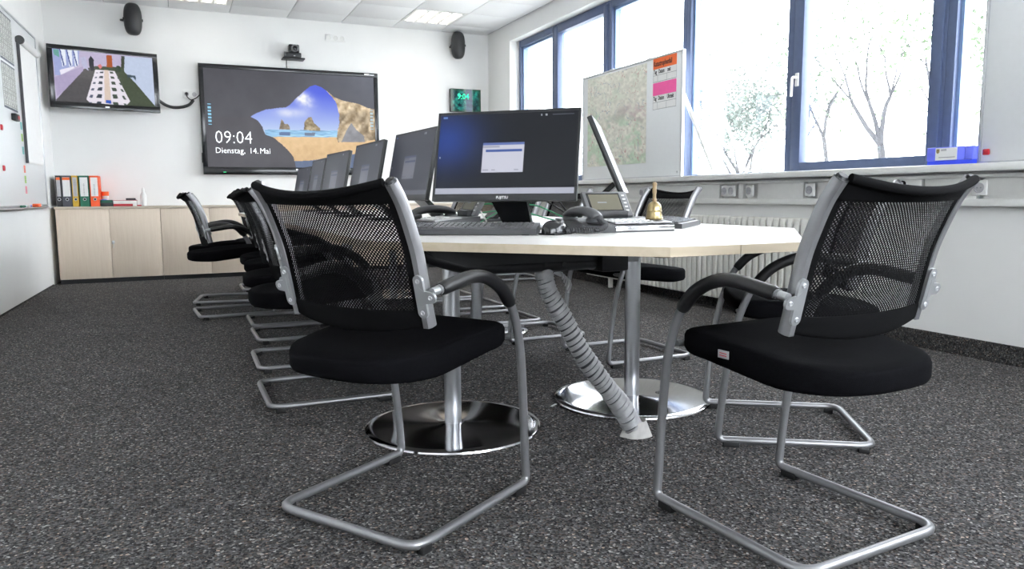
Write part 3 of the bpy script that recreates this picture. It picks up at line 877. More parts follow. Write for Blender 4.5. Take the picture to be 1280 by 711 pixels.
# ------------------------------------------------------------------ cupboards along the back wall
CF = D-0.45
cups = ['first wooden cupboard from the whiteboard wall, under the binders, key in its door',
        'second wooden cupboard from the whiteboard wall, behind the pulled out chairs',
        'third wooden cupboard from the whiteboard wall, under the big wall screen',
        'fourth wooden cupboard from the whiteboard wall along the back wall',
        'last wooden cupboard of the row, next to the window wall']
x0c = -1.10
for k in range(5):
    a = x0c+0.965*k; b = a+0.962
    t = thing('cupboard', cups[k], 'cupboard', ((a+b)/2, CF+0.22, 0), 0, 'cupboards along the back wall')
    iv = Matrix.Translation((-(a+b)/2, -(CF+0.22), 0))
    MB().box(a, b, CF+0.02, D-0.002, 0.045, 0.765, 0.001, M_=iv).build('body', 'birch', t)
    MB().box(a, b, CF+0.022, D-0.01, 0.0, 0.045, M_=iv).build('plinth', 'black_plinth', t, ang=0)
    m = (a+b)/2
    for (c, d) in ((a+0.001, m-0.0015), (m+0.0015, b-0.001)):
        dr = MB().box(c, d, CF, CF+0.019, 0.047, 0.763, 0.0012, M_=iv).build('door', 'birch', t)
        if k == 0 and c > a+0.1:
            MB().lathe([(0.001, 0), (0.011, 0), (0.011, 0.004), (0.001, 0.004)], 16, M_=iv @ frameM((c+0.022, CF, 0.42), (1, 0, 0), (0, 0, 1))).build('lock', 'alu', dr)
            ky = MB().box(c+0.0195, c+0.0245, CF-0.026, CF-0.003, 0.414, 0.426, 0.001, M_=iv)
            ky.box(c+0.010, c+0.034, CF-0.030, CF-0.024, 0.404, 0.436, 0.002, M_=iv)
            ky.tube(spline([(c+0.022, CF-0.027, 0.405), (c+0.024, CF-0.025, 0.385), (c+0.020, CF-0.022, 0.360)], 4), 0.003, 6, M_=iv)
            ky.build('key', 'alu', dr)
wt = MB().box(x0c-0.006, x0c+0.965*5, CF-0.012, D-0.002, 0.765, 0.790, 0.002, M_=Matrix.Translation((-0.8, -9.1, -0.765))).build('worktop', 'birch_edge')
wt.location = (0.8, 9.1, 0.765)
tag(wt, 'long pale wooden top running across the cupboards', 'worktop')
WT = 0.790
def binder(x0, x1, mat, lab, label_mat, head, marks, lean=0.0, ring=True):
    w = x1-x0; xm = (x0+x1)/2; yf = D-0.32
    t = thing('ring_binder', lab, 'binder', (xm, yf, WT), 0, 'ring binders on the cupboard top')
    if lean:
        t.rotation_euler = (0, lean, 0)
    bd = MB()
    hgt = 0.318
    bd.box(-w/2, -w/2+0.003, 0.003, 0.285, 0.0, hgt)
    bd.box(w/2-0.003, w/2, 0.003, 0.285, 0.0, hgt)
    bd.box(-w/2, w/2, 0, 0.0032, 0, hgt)
    bd.build('cover', mat, t, ang=0)
    MB().box(-w/2+0.006, w/2-0.006, 0.012, 0.24, 0.01, 0.30).build('pages', 'paper', t, ang=0)
    lb = MB().box(-w/2+0.008, w/2-0.008, -0.0008, 0.0002, 0.105, hgt-0.018).build('spine_label', label_mat, t, ang=0)
    if head:
        MB().box(-w/2+0.008, w/2-0.008, -0.0012, -0.0007, hgt-0.045, hgt-0.020).build('label_head', head, lb, ang=0)
    if marks:      # illegible handwriting running up the spine
        rw = random.Random(marks); zz = 0.115
        while zz < 0.115+0.0105*marks:
            hh = rw.uniform(0.004, 0.008); ww = rw.uniform(0.006, 0.014)
            MB().box(-ww*0.6, ww*0.5, -0.0014, -0.0007, zz, zz+hh*0.5).build('spine_writing', 'ink_grey', lb, ang=0)
            zz += hh+0.002
    if ring:
        rg = MB(); pts = [(0.0135*math.cos(2*PI*i/20), -0.001, 0.075+0.0135*math.sin(2*PI*i/20)) for i in range(20)]
        rg.tube(pts, 0.0025, 6, closed=True); rg.build('finger_ring', 'alu', t)
        MB().cyl((0, -0.0006, 0.075), (0, 0.0002, 0.075), 0.0125, 18).build('finger_hole', 'ink_black', t)
binder(-1.095, -1.045, 'binder_black', 'narrow black binder with grey label, first in the row by the wall', 'label_grey', 'orange_paper', 0)
binder(-1.040, -0.958, 'binder_grey', 'wide dark grey binder with a white label and orange header', 'paper', 'orange_paper', 0)
binder(-0.950, -0.895, 'binder_yellow', 'yellow binder standing between the grey and green ones', 'label_grey', None, 16)
binder(-0.885, -0.798, 'binder_green', 'dark green binder with a white handwritten label', 'paper', None, 12)
binder(-0.788, -0.706, 'binder_orange', 'bright orange binder at the end of the row', 'paper', None, 11)
t = thing('card_box', 'flat black and green box beside the orange binder', 'box', (-0.645, D-0.25, WT))
MB().box(-0.055, 0.055, -0.07, 0.07, 0, 0.034, 0.003).build('tray', 'black_plastic', t)
MB().box(-0.056, 0.056, -0.071, 0.071, 0.034, 0.066, 0.004).build('lid', 'green_plastic', t)
MB().box(-0.052, 0.0, -0.05, 0.05, 0.066, 0.073, 0.002).build('blue_pad', 'blue_plastic', t)
t = thing('paper_cup', 'small orange and white cup behind the flat green box', 'cup', (-0.665, D-0.12, WT))
MB().lathe([(0.001, 0), (0.028, 0), (0.036, 0.155), (0.034, 0.155), (0.026, 0.004), (0.001, 0.004)], 20).build('cup_body', 'orange_paper', t)
MB().lathe([(0.030, 0.0), (0.0345, 0.06), (0.035, 0.06), (0.0305, 0.0)], 20, (0, 0, 0.05)).build('sleeve', 'paper', t)
t = thing('document_stack', 'white and red document folders lying on the cupboard', 'folder stack', (-0.475, D-0.24, WT))
MB().box(-0.105, 0.075, -0.10, 0.10, 0.0, 0.024, 0.002).build('red_folder', 'red_plastic', t)
MB().box(-0.105, 0.115, -0.099, 0.10, 0.024, 0.058, 0.002).build('paper_block', 'paper', t)
MB().box(0.078, 0.115, -0.10, 0.10, 0.0, 0.0235, 0.002).build('paper_block', 'paper', t)
MB().box(-0.108, 0.118, -0.101, 0.10, 0.058, 0.062, 0.001).build('red_cover', 'red_plastic', t)
t = thing('stapler', 'small dark grey stapler on top of the red folders', 'stapler', (-0.415, D-0.24, WT+0.0621))
MB().box(-0.05, 0.05, -0.015, 0.015, 0.0, 0.008, 0.002).build('base', 'dark_grey_plastic', t)
MB().box(-0.05, 0.045, -0.012, 0.012, 0.008, 0.022, 0.005).build('arm', 'dark_grey_plastic', t)
t = thing('spray_bottle', 'slim white spray bottle standing alone on the cupboard', 'bottle', (-0.295, D-0.22, WT))
MB().lathe([(0.001, 0), (0.030, 0), (0.032, 0.01), (0.032, 0.11), (0.022, 0.135), (0.012, 0.15), (0.012, 0.16), (0.001, 0.16)], 24).build('bottle_body', 'white_plastic', t)
MB().lathe([(0.001, 0.16), (0.015, 0.16), (0.015, 0.175), (0.007, 0.195), (0.001, 0.2)], 16).build('nozzle', 'white_plastic', t)
MB().box(-0.045, 0.0, 0.0, 0.03, 0.0, 0.012, 0.004, M_=Matrix.Translation((-0.02, -0.08, 0))).build('cap', 'red_plastic', t)

# ------------------------------------------------------------------ big wall screen
def px_uv(poly):
    out = []
    for (x, y) in poly:
        yt = 62+(x-66)*0.0613; yb = 632+(x-66)*0.010
        out.append(((x-66)/979.0, (y-yt)/(yb-yt)))
    return out
def cave(U, V):
    C = np.zeros(U.shape+(3,))
    n1 = vnoise(U*1.78, V, 9, 1, 4); n2 = vnoise(U*1.78, V, 26, 2, 3)
    C[:] = rgb(70, 69, 76)
    C += ((U*0.9-0.35).clip(0, 1)*(1-V).clip(0, 1))[..., None]*rgb(70, 78, 88)*0.9
    C += (n1-0.5)[..., None]*0.05
    def fill(poly, col):
        m = inpoly(U+(n2-0.5)*0.006, V+(n1-0.5)*0.008, px_uv(poly)); C[m] = (col[m] if isinstance(col, np.ndarray) and col.ndim == 3 else col); return m
    sky = rgb(78, 98, 232)*(1-np.clip((V-0.2)/0.45, 0, 1))[..., None]+rgb(205, 224, 250)*np.clip((V-0.2)/0.45, 0, 1)[..., None]
    cl = np.exp(-(((U-0.565)/0.055)**2+((V-0.27-0.5*(U-0.56))/0.075)**2))*(0.5+n2)
    cl += 0.6*np.exp(-(((U-0.48)/0.10)**2+((V-0.42)/0.05)**2))*(0.5+n1)
    sky = sky+(1-sky)*np.clip(cl, 0, 1)[..., None]
    sand = rgb(228, 190, 138)+((n2-0.5)*0.09)[..., None]+((0.85-V).clip(-0.3, 0.3)*0.25)[..., None]
    rockl = rgb(196, 174, 140)+((n1-0.5)*0.62)[..., None]*rgb(255, 235, 205)+((n2-0.5)*0.40)[..., None]+(0.10*np.sin(U*90+V*40+n1*9))[..., None]*0.6
    opening = [(312, 343), (345, 322), (400, 300), (460, 293), (510, 290), (535, 275), (560, 252), (590, 225), (630, 190), (660, 170), (690, 163), (725, 175), (755, 195), (785, 220), (805, 255), (818, 290), (826, 330), (825, 380), (815, 425), (812, 470), (430, 470), (388, 445), (375, 400), (350, 365)]
    fill(opening, sky)
    sea = rgb(150, 200, 240)+((vnoise(U*3, V*30, 8, 5, 2)-0.5)*0.5)[..., None]
    fill([(386, 416), (820, 424), (820, 462), (388, 462)], sea)
    fill([(468, 416), (478, 380), (484, 358), (494, 366), (500, 384), (520, 384), (532, 402), (532, 418)], rgb(150, 135, 115)+((n2-0.5)*0.5)[..., None])
    fill([(610, 420), (618, 372), (640, 348), (660, 344), (672, 378), (690, 392), (708, 408), (710, 424)], rgb(160, 142, 108)+((n2-0.5)*0.6)[..., None])
    fill([(470, 432), (532, 432), (530, 452), (470, 450)], rgb(95, 120, 165))
    fill([(615, 434), (680, 434), (676, 453), (618, 452)], rgb(110, 125, 150))
    fill([(425, 458), (815, 462), (815, 490), (1050, 470), (1050, 640), (540, 640), (520, 545), (480, 500)], sand)
    fill([(755, 195), (800, 232), (850, 252), (900, 262), (950, 272), (1000, 295), (1050, 305), (1050, 475), (1000, 482), (960, 492), (905, 490), (850, 490), (812, 486), (806, 470), (815, 425), (826, 380), (826, 330), (818, 290), (805, 255)], rockl)
    fill([(835, 490), (870, 420), (900, 380), (930, 420), (975, 455), (980, 490)], rgb(150, 150, 155)+((n1-0.5)*0.3)[..., None])
    fill([(545, 600), (640, 597), (740, 582), (850, 566), (1050, 545), (1050, 650), (545, 650)], rgb(92, 108, 140)+((n2-0.5)*0.06)[..., None])
    fill([(312, 343), (350, 365), (375, 400), (388, 445), (430, 460), (480, 500), (520, 540), (545, 575), (560, 650), (60, 650), (60, 343)], rgb(72, 69, 75)+((n1-0.5)*0.05)[..., None])
    # row of tool icons at both edges
    for side_ in (0, 1):
        for k in range(7):
            yy = 0.362+0.034*k; xx = (0.024 if side_ == 0 else 0.982)
            h_ = 0.005 if k in (0, 6) else 0.010
            mm = (abs(U-xx) < 0.0085) & (abs(V-yy) < h_)
            C[(abs(U-xx) < 0.0105) & (abs(V-yy) < 0.017)] *= 0.8
            C[mm] = rgb(150, 215, 245) if side_ == 0 else rgb(190, 215, 225)
    return C
tvx0, tvx1, tvz0, tvz1, TVY = 0.325, 2.345, 1.135, 2.357, D-0.085
tv = thing('wall_display', 'very large wall screen showing a beach cave picture and the time', 'screen', ((tvx0+tvx1)/2, TVY, tvz0))
iv = Matrix.Translation((-(tvx0+tvx1)/2, -TVY, -tvz0))
MB().box(tvx0+0.004, tvx1-0.004, TVY+0.012, D-0.002, tvz0+0.004, tvz1-0.004, 0.006, M_=iv).build('housing', 'black_plastic', tv)
bw = 0.05
for (a, b, c, d) in ((tvx0, tvx1, tvz1-0.048, tvz1), (tvx0, tvx1, tvz0, tvz0+0.085), (tvx0, tvx0+bw, tvz0+0.085, tvz1-0.048), (tvx1-bw, tvx1, tvz0+0.085, tvz1-0.048)):
    MB().box(a, b, TVY, TVY+0.02, c, d, 0.003, M_=iv).build('frame_bar', 'black_gloss', tv)
sx0, sx1, sz0, sz1 = tvx0+bw, tvx1-bw, tvz0+0.085, tvz1-0.048
scr = picture('screen', sx1-sx0, sz1-sz0, 380, 220, cave, 'screen_big', tv, iv @ frameM(((sx0+sx1)/2, TVY+0.010, (sz0+sz1)/2), (1, 0, 0), (0, 0, 1)))
text('clock_text', '09:04', 0.205, 'screen_text', scr, iv @ frameM((sx0+0.085, TVY+0.0085, sz0+0.265), (1, 0, 0), (0, 0, 1)), sx=0.90, bold=-0.0032)
for wd_, xo_ in (('Dienstag,', 0.0), ('14.', 0.362), ('Mai', 0.478)):
    text('date_text', wd_, 0.092, 'screen_text', scr, iv @ frameM((sx0+0.085+xo_, TVY+0.0085, sz0+0.155), (1, 0, 0), (0, 0, 1)), sx=0.94, bold=-0.0006)
MB().box(1.34, 1.42, TVY-0.001, TVY, tvz0+0.052, tvz0+0.068, M_=iv).build('maker_badge', 'alu', tv, ang=0)
MB().box(tvx1-0.165, tvx1-0.105, TVY-0.001, TVY, tvz1-0.026, tvz1-0.010, M_=iv).build('corner_sticker', 'paper', tv, ang=0)
MB().box(tvx1-0.10, tvx1-0.045, TVY-0.001, TVY, tvz1-0.026, tvz1-0.016, M_=iv).build('corner_sticker', 'alu', tv, ang=0)
MB().box(tvx0+0.21, tvx0+0.24, TVY-0.001, TVY, tvz0+0.022, tvz0+0.030, M_=iv).build('status_light', 'led_green', tv, ang=0)
MB().box(tvx0-0.008, tvx0+0.004, TVY+0.01, TVY+0.06, tvz0+0.13, tvz0+0.24, 0.003, M_=iv).build('side_button', 'black_plastic', tv)

# ------------------------------------------------------------------ small wall television on a swivel arm
def conf(U, V):
    C = np.zeros(U.shape+(3,)); C[:] = rgb(196, 186, 214)
    n = vnoise(U*1.7, V, 30, 8, 3)
    def q(pts):
        o = []
        for (x, y) in pts:
            v = (y-115-(x-88)*0.080)/(455.0-(x-88)*0.045); u = (x-88-v*40)/(817.0-v*22)
            o.append((u, v))
        return o
    def fill(pts, col): C[inpoly(U+(n-0.5)*0.006, V, q(pts))] = col
    fill([(130, 575), (330, 290), (430, 260), (660, 265), (770, 330), (930, 590), (930, 615), (120, 615)], rgb(72, 82, 62))
    fill([(130, 560), (330, 290), (430, 265), (400, 420), (370, 590), (130, 590)], rgb(84, 82, 84))
    fill([(665, 170), (910, 185), (930, 600), (770, 410), (665, 300)], rgb(196, 208, 232))
    fill([(88, 115), (300, 130), (300, 245), (150, 350), (115, 345)], rgb(165, 175, 220))
    for (a, b) in ((150, 190), (205, 240), (250, 285)):
        fill([(a, 118), (b, 122), (b+10, 255), (a+20, 275)], rgb(238, 244, 255))
    for a in (143, 195, 245):
        fill([(a, 118), (a+8, 118), (a+45, 260), (a+35, 265)], rgb(70, 85, 150))
    fill([(95, 120), (140, 125), (145, 190), (105, 170)], rgb(110, 170, 160))
    fill([(150, 300), (260, 265), (265, 280), (160, 345)], rgb(240, 236, 250))
    fill([(110, 365), (330, 265), (335, 300), (205, 460), (135, 530)], rgb(178, 166, 200))
    fill([(310, 190), (350, 180), (375, 300), (325, 265)], rgb(190, 190, 220))
    fill([(375, 200), (392, 172), (415, 200), (420, 300), (395, 300), (378, 250)], rgb(48, 50, 58))
    fill([(518, 160), (565, 165), (568, 270), (522, 265)], rgb(176, 92, 50))
    fill([(640, 168), (668, 170), (668, 270), (640, 270)], rgb(66, 72, 60))
    fill([(445, 255), (470, 240), (485, 262), (470, 285)], rgb(220, 130, 130))
    fill([(430, 288), (585, 300), (712, 556), (680, 592), (395, 580), (360, 552)], rgb(236, 230, 240))
    fill([(500, 290), (535, 292), (560, 575), (505, 572)], rgb(222, 202, 188))
    for k in range(6):
        y = 305+k*36+k*k*3.2; s = 0.7+k*0.22
        fill([(470-k*5, y), (495-k*3, y), (492-k*3, y+22*s), (462-k*6, y+20*s)], rgb(62, 70, 82))
        fill([(440-k*12, y+8), (455-k*10, y+8), (450-k*11, y+22*s), (432-k*13, y+20*s)], rgb(90, 96, 120))
        fill([(545+k*5, y), (570+k*8, y), (580+k*9, y+22*s), (550+k*6, y+22*s)], rgb(70, 82, 72))
        fill([(592+k*13, y+10), (606+k*14, y+10), (622+k*15, y+26*s), (604+k*14, y+26*s)], rgb(80, 92, 86))
    fill([(512, 548), (556, 550), (558, 580), (515, 578)], rgb(48, 88, 190))
    fill([(605, 250), (630, 255), (640, 300), (600, 310), (585, 285)], rgb(52, 70, 52))
    fill([(690, 325), (760, 335), (765, 380), (740, 350), (700, 350), (695, 370)], rgb(62, 80, 92))
    C += (n-0.5)[..., None]*0.05
    return C
SW, SH = 1.02, 0.625
stv = thing('television', 'small wall television showing a camera view of a meeting table', 'television', (-0.579, 9.043, 2.10))
yw, ti = -1.368, 0.055
nx_ = Vector((math.cos(yw)*math.cos(ti), math.sin(yw)*math.cos(ti), math.sin(ti)))
rx_ = Vector((-math.sin(yw), math.cos(yw), 0)); rx_ = rx_
rx_ = (Vector((math.sin(yw)*-1, math.cos(yw), 0)))
rx_.z = -0.004
rx_.normalize(); uy_ = nx_.cross(rx_).normalized()
Ms = frameM((0, 0, 0), rx_, uy_)
MB().box(-SW/2, SW/2, -SH/2, SH/2, -0.03, -0.002, 0.006, M_=Ms).build('housing', 'black_plastic', stv)
MB().box(-0.32, 0.32, -0.2, 0.18, -0.06, -0.028, 0.012, M_=Ms).build('rear_cover', 'black_plastic', stv)
for (a, b, c, d) in ((-SW/2, SW/2, SH/2-0.045, SH/2), (-SW/2, SW/2, -SH/2, -SH/2+0.06), (-SW/2, -SW/2+0.05, -SH/2+0.06, SH/2-0.045), (SW/2-0.05, SW/2, -SH/2+0.06, SH/2-0.045)):
    MB().box(a, b, c, d, -0.004, 0.002, 0.0015, M_=Ms).build('bezel_bar', 'black_gloss', stv)
picture('screen', SW-0.1, SH-0.105, 230, 130, conf, 'screen_small', stv, Ms @ Matrix.Translation((0, 0.0075, 0.0005)))
MB().box(-0.02, 0.02, -SH/2+0.02, -SH/2+0.036, 0.002, 0.003, M_=Ms).build('maker_badge', 'alu', stv, ang=0)
arm_ = MB().tube([Ms @ Vector((0, 0, -0.05)), Vector((0.06, 0.20, 0.0)), Vector((0.0, 0.262, 0.0))], 0.02, 10)
arm_.box(-0.08, 0.08, 0.25, 0.264, -0.12, 0.12, 0.004)
arm_.build('wall_arm', 'black_steel', stv)
t = thing('power_socket', 'white wall socket block with a black plug beside the big screen', 'socket', (0.235, D, 2.02))
MB().box(-0.08, 0.08, -0.012, -0.001, -0.042, 0.042, 0.004).build('plate', 'white_plastic', t)
for dx in (-0.04, 0.04):
    MB().lathe([(0.001, 0.0004), (0.024, 0.0004), (0.024, 0.004), (0.020, 0.004), (0.019, 0.001), (0.001, 0.001)], 18, M_=frameM((dx, -0.012, 0), (1, 0, 0), (0, 0, 1))).build('socket_ring', 'label_grey', t)
MB().cyl((-0.04, -0.012, 0.005), (-0.04, -0.05, 0.005), 0.017, 12, 0.010).build('plug', 'black_rubber', t)
cb = MB().tube(spline([(-0.09, D-0.10, 1.93), (-0.02, D-0.06, 1.885), (0.06, D-0.05, 1.865), (0.15, D-0.05, 1.875), (0.22, D-0.05, 1.905), (0.262, D-0.05, 1.955)], 8), 0.017, 10).build('cable_sleeve', 'black_rubber')
tag(cb, 'thick black cable sleeve sagging between the two wall screens', 'cable')
cb = MB().tube(spline([(0.195, D-0.06, 2.025), (0.20, D-0.06, 1.985), (0.235, D-0.055, 1.955), (0.27, D-0.05, 1.965), (0.30, D-0.05, 1.985), (0.335, D-0.045, 2.02)], 8), 0.0055, 8).build('power_cable', 'black_rubber')
tag(cb, 'thin black power cable from the wall socket to the big screen', 'cable')

# loudspeakers
def speaker(x, z, rot, lab):
    t = thing('wall_speaker', lab, 'speaker', (x, D, z), rot, 'wall speakers')
    b_ = MB(); n = 24; m = 14; vs_ = []
    for j in range(m+1):
        ph = -PI/2+PI*j/m
        rr_ = abs(math.cos(ph))**0.55; zz = 0.165*math.copysign(abs(math.sin(ph))**0.9, math.sin(ph))
        for k in range(n):
            th = 2*PI*k/n
            vs_.append((0.090*rr_*math.cos(th), -0.155+0.080*rr_*math.sin(th), zz))
    fs = [(j*n+k, j*n+(k+1) % n, (j+1)*n+(k+1) % n, (j+1)*n+k) for j in range(m) for k in range(n)]
    b_.add(vs_, fs); b_.build('cabinet', 'black_plastic', t, ang=60)
    MB().tube(spline([(-0.085, -0.155, -0.02), (-0.105, -0.10, -0.01), (-0.06, -0.03, 0.0), (0.0, -0.002, 0.0)], 5), 0.012, 8).build('wall_bracket', 'black_steel', t)
    for sg in (-1, 1):
        MB().cyl((sg*0.082, -0.16, -0.005), (sg*0.096, -0.16, -0.005), 0.014, 10).build('bracket_knob', 'black_rubber', t)
speaker(-0.325, 2.755, R(12), 'black oval wall speaker above the small television')
speaker(3.435, 2.755, R(-25), 'black oval wall speaker in the corner by the windows')
# conference camera
t = thing('conference_camera', 'black conference camera on a wall bracket above the big screen', 'camera', (1.355, D-0.10, 2.455))
MB().box(-0.125, 0.125, -0.06, 0.10, 0.0, 0.018, 0.008).build('shelf', 'black_plastic', t)
MB().box(-0.10, 0.085, -0.055, 0.05, 0.018, 0.075, 0.012).build('camera_base', 'black_plastic', t)
hb = MB().box(-0.055, 0.065, -0.055, 0.055, 0.075, 0.165, 0.014).build('camera_head', 'black_gloss', t)
MB().lathe([(0.001, 0.0), (0.040, 0.0), (0.042, 0.02), (0.034, 0.024), (0.030, 0.016), (0.001, 0.012)], 24, M_=frameM((0.01, -0.055, 0.118), (1, 0, 0), (0, 0, 1))).build('lens_ring', 'grey_plastic', hb)
MB().lathe([(0.001, 0.0), (0.027, 0.0), (0.024, 0.016), (0.001, 0.022)], 24, M_=frameM((0.01, -0.056, 0.118), (1, 0, 0), (0, 0, 1))).build('lens', 'lens_glass', hb)
MB().box(-0.11, -0.085, -0.058, -0.05, 0.03, 0.075, 0.004).build('side_panel', 'dark_grey_plastic', t)
MB().box(-0.005, 0.015, -0.061, -0.058, 0.03, 0.038).build('camera_badge', 'alu', t, ang=0)
MB().tube([(-0.075, 0.02, 0.0), (-0.075, 0.05, -0.06), (-0.072, 0.06, -0.11)], 0.005, 8).build('camera_cable', 'black_rubber', t)
# outlet row up under the ceiling
t = thing('wall_outlet', 'row of small white outlets high on the back wall', 'outlet', (1.865, D, 2.752))
MB().box(-0.12, 0.12, -0.010, -0.001, -0.04, 0.04, 0.003).build('plate', 'wall_paint', t)
for k in range(3):
    dx = -0.078+0.078*k
    MB().lathe([(0.001, 0.0004), (0.027, 0.0004), (0.027, 0.004), (0.022, 0.004), (0.021, 0.001), (0.001, 0.001)], 18, M_=frameM((dx, -0.010, 0), (1, 0, 0), (0, 0, 1))).build('outlet_ring', 'white_lacquer', t)
# green digital clock, reflected greenery painted into its face
def clk(U, V):
    n = vnoise(U*1.5, V, 7, 3, 3); n2 = vnoise(U*1.5, V, 16, 9, 2)
    C = rgb(20, 95, 92)+(n-0.45)[..., None]*rgb(60, 190, 150)*1.2+(n2-0.5)[..., None]*rgb(30, 90, 70)
    e = np.clip(np.maximum(abs(U-0.5)*2, abs(V-0.5)*2)-0.78, 0, 1)*4
    C = C*(1-e.clip(0, 1))[..., None]+rgb(60, 88, 62)*e.clip(0, 1)[..., None]
    m = (U > 0.50) & (U < 0.71); C[m] = C[m]*0.25+rgb(12, 45, 88)*0.75
    return C
t = thing('digital_clock', 'digital wall clock with green glowing figures by the windows', 'clock', (3.495, D-0.03, 2.09))
MB().box(-0.208, 0.208, -0.028, 0.0285, -0.145, 0.145, 0.006).build('case', 'black_gloss', t)
sc_ = picture('clock_face', 0.404, 0.278, 60, 40, clk, 'screen_clock', t, frameM((0, -0.0285, 0), (1, 0, 0), (0, 0, 1)))
text('clock_figures', '9:04', 0.098, 'clock_digit', sc_, frameM((-0.115, -0.030, 0.018), (1, 0, 0), (0, 0, 1)), sx=0.95, bold=0.001)

# ------------------------------------------------------------------ whiteboard wall
def lw_thing(name, label, cat, y, z, off=0.0, group=None):
    return thing(name, label, cat, (LWX(y)+off, y, z), LW_A, group)
wb = lw_thing('wall_whiteboard', 'long whiteboard on the side wall with calendars and a pen tray', 'whiteboard', 6.72, 0.81)
yA, yB, zB = -2.2, 1.98, 1.60
MB().box(0.001, 0.018, yA, yB, 0.0, zB, 0.002).build('panel', 'whiteboard_white', wb)
for (a, b, c, d) in ((yA, yB, zB-0.012, zB+0.008), (yA, yB, -0.012, 0.008), (yB-0.012, yB+0.01, -0.012, zB+0.008), (yA-0.01, yA+0.012, -0.012, zB+0.008)):
    MB().box(0.001, 0.026, a, b, c, d, 0.003).build('frame_bar', 'alu', wb)
MB().box(0.02, 0.085, yA+0.1, yB+0.06, -0.020, -0.012, 0.002).build('pen_tray', 'alu', wb)
def cal(seed):
    def fn(U, V):
        C = np.ones(U.shape+(3,))*rgb(206, 208, 204)
        gx = (U*7) % 1; gy = (V*11) % 1
        C[(gx < 0.2)] = rgb(110, 112, 112); C[(gy < 0.2)] = rgb(150, 152, 146)
        n = vnoise(U, V, 60, seed, 1)
        C[(gx > 0.3) & (gx < 0.75) & (gy > 0.35) & (gy < 0.8) & (n > 0.5)] = rgb(120, 122, 124)
        C[(V < 0.035)] = rgb(100, 106, 116)
        C[(V > 0.955)] = rgb(95, 102, 114)
        return C
    return fn
for k, (ya_, yb_, za_, zb_, nm) in enumerate(((7.22, 7.70, 1.985, 2.365, 'upper printed year planner sheet on the side whiteboard'), (7.22, 7.70, 1.60, 1.965, 'lower printed year planner sheet on the side whiteboard'))):
    t = lw_thing('wall_planner', nm, 'calendar', (ya_+yb_)/2, (za_+zb_)/2, 0.0185, 'year planner sheets')
    MB().box(0.0, 0.0012, -(yb_-ya_)/2, (yb_-ya_)/2, -(zb_-za_)/2, (zb_-za_)/2).build('sheet', 'paper', t, ang=0)
    picture('print', yb_-ya_, zb_-za_, 96, 80, cal(k+3), 'print', t, frameM((0.0016, 0, 0), (0, 1, 0), (0, 0, 1)))
t = lw_thing('flipchart_pad', 'white flipchart sheets hanging from a grey roller rail', 'flipchart', 8.20, 1.70, 0.019)
MB().tube([(0.03, -0.35, 0.535), (0.03, 0.34, 0.535)], 0.032, 14).build('rail', 'white_plastic', t)
MB().cyl((0.03, -0.375, 0.535), (0.03, -0.35, 0.535), 0.036, 14).build('rail_end', 'dark_grey_plastic', t)
MB().cyl((0.03, 0.34, 0.535), (0.03, 0.36, 0.535), 0.036, 14).build('rail_end', 'white_plastic', t)
for k in range(3):
    MB().box(0.004+k*0.006, 0.007+k*0.006, -0.34+0.003*k, 0.33, -0.515+0.006*k, 0.52).build('sheet', 'paper', t, ang=0)
MB().box(0.001, 0.024, -0.352, -0.341, -0.515, 0.52).build('side_strip', 'dark_grey_plastic', t, ang=0)
t = lw_thing('magnet_eraser', 'black and red magnetic board eraser under the planner sheets', 'eraser', 7.52, 1.545, 0.0185)
MB().box(0.0, 0.035, -0.09, 0.06, -0.028, 0.028, 0.006).build('eraser_body', 'black_plastic', t)
MB().box(0.0352, 0.037, -0.02, 0.05, -0.014, 0.014).build('red_label', 'red_plastic', t, ang=0)
for k, (y_, z_, lab) in enumerate(((7.045, 1.425, 'upper small red magnet on the side whiteboard'), (7.01, 1.11, 'lower small red magnet on the side whiteboard'))):
    t = lw_thing('board_magnet', lab, 'magnet', y_, z_, 0.0185, 'red magnets on the side whiteboard')
    MB().box(0.0, 0.012, -0.02, 0.02, -0.022, 0.022, 0.005).build('magnet_body', 'red_plastic', t)
    MB().box(0.0121, 0.014, -0.012, 0.012, -0.012, 0.012, 0.0009).build('magnet_face', 'red_plastic', t)
# coloured index strips beside the pad
pmat('note_teal', hexc(120, 190, 185), 0.7); pmat('note_green', hexc(165, 200, 110), 0.7); pmat('note_pink', hexc(240, 150, 165), 0.7); pmat('note_red', hexc(235, 130, 110), 0.7)
for k, (z_, mt, lab) in enumerate(((1.50, 'note_teal', 'topmost teal paper note beside the flipchart edge'), (1.40, 'note_green', 'green paper note beside the flipchart edge'), (1.29, 'note_teal', 'lower teal paper note beside the flipchart edge'), (1.13, 'note_red', 'reddish paper note below the flipchart corner'), (1.04, 'note_green', 'yellow-green paper note below the reddish note'), (0.95, 'note_pink', 'lowest pink paper note above the pen tray'))):
    t = lw_thing('paper_note', lab, 'note', 7.79, z_, 0.0185, 'coloured notes on the side whiteboard')
    MB().box(0.0, 0.0012, -0.035, 0.028, -0.032, 0.032).build('note_sheet', mt, t, ang=0)
    for q in range(2):
        MB().box(0.0012, 0.0016, -0.026, 0.016-0.01*q, -0.012+0.016*q, -0.007+0.016*q).build('note_writing', 'ink_grey', t, ang=0)
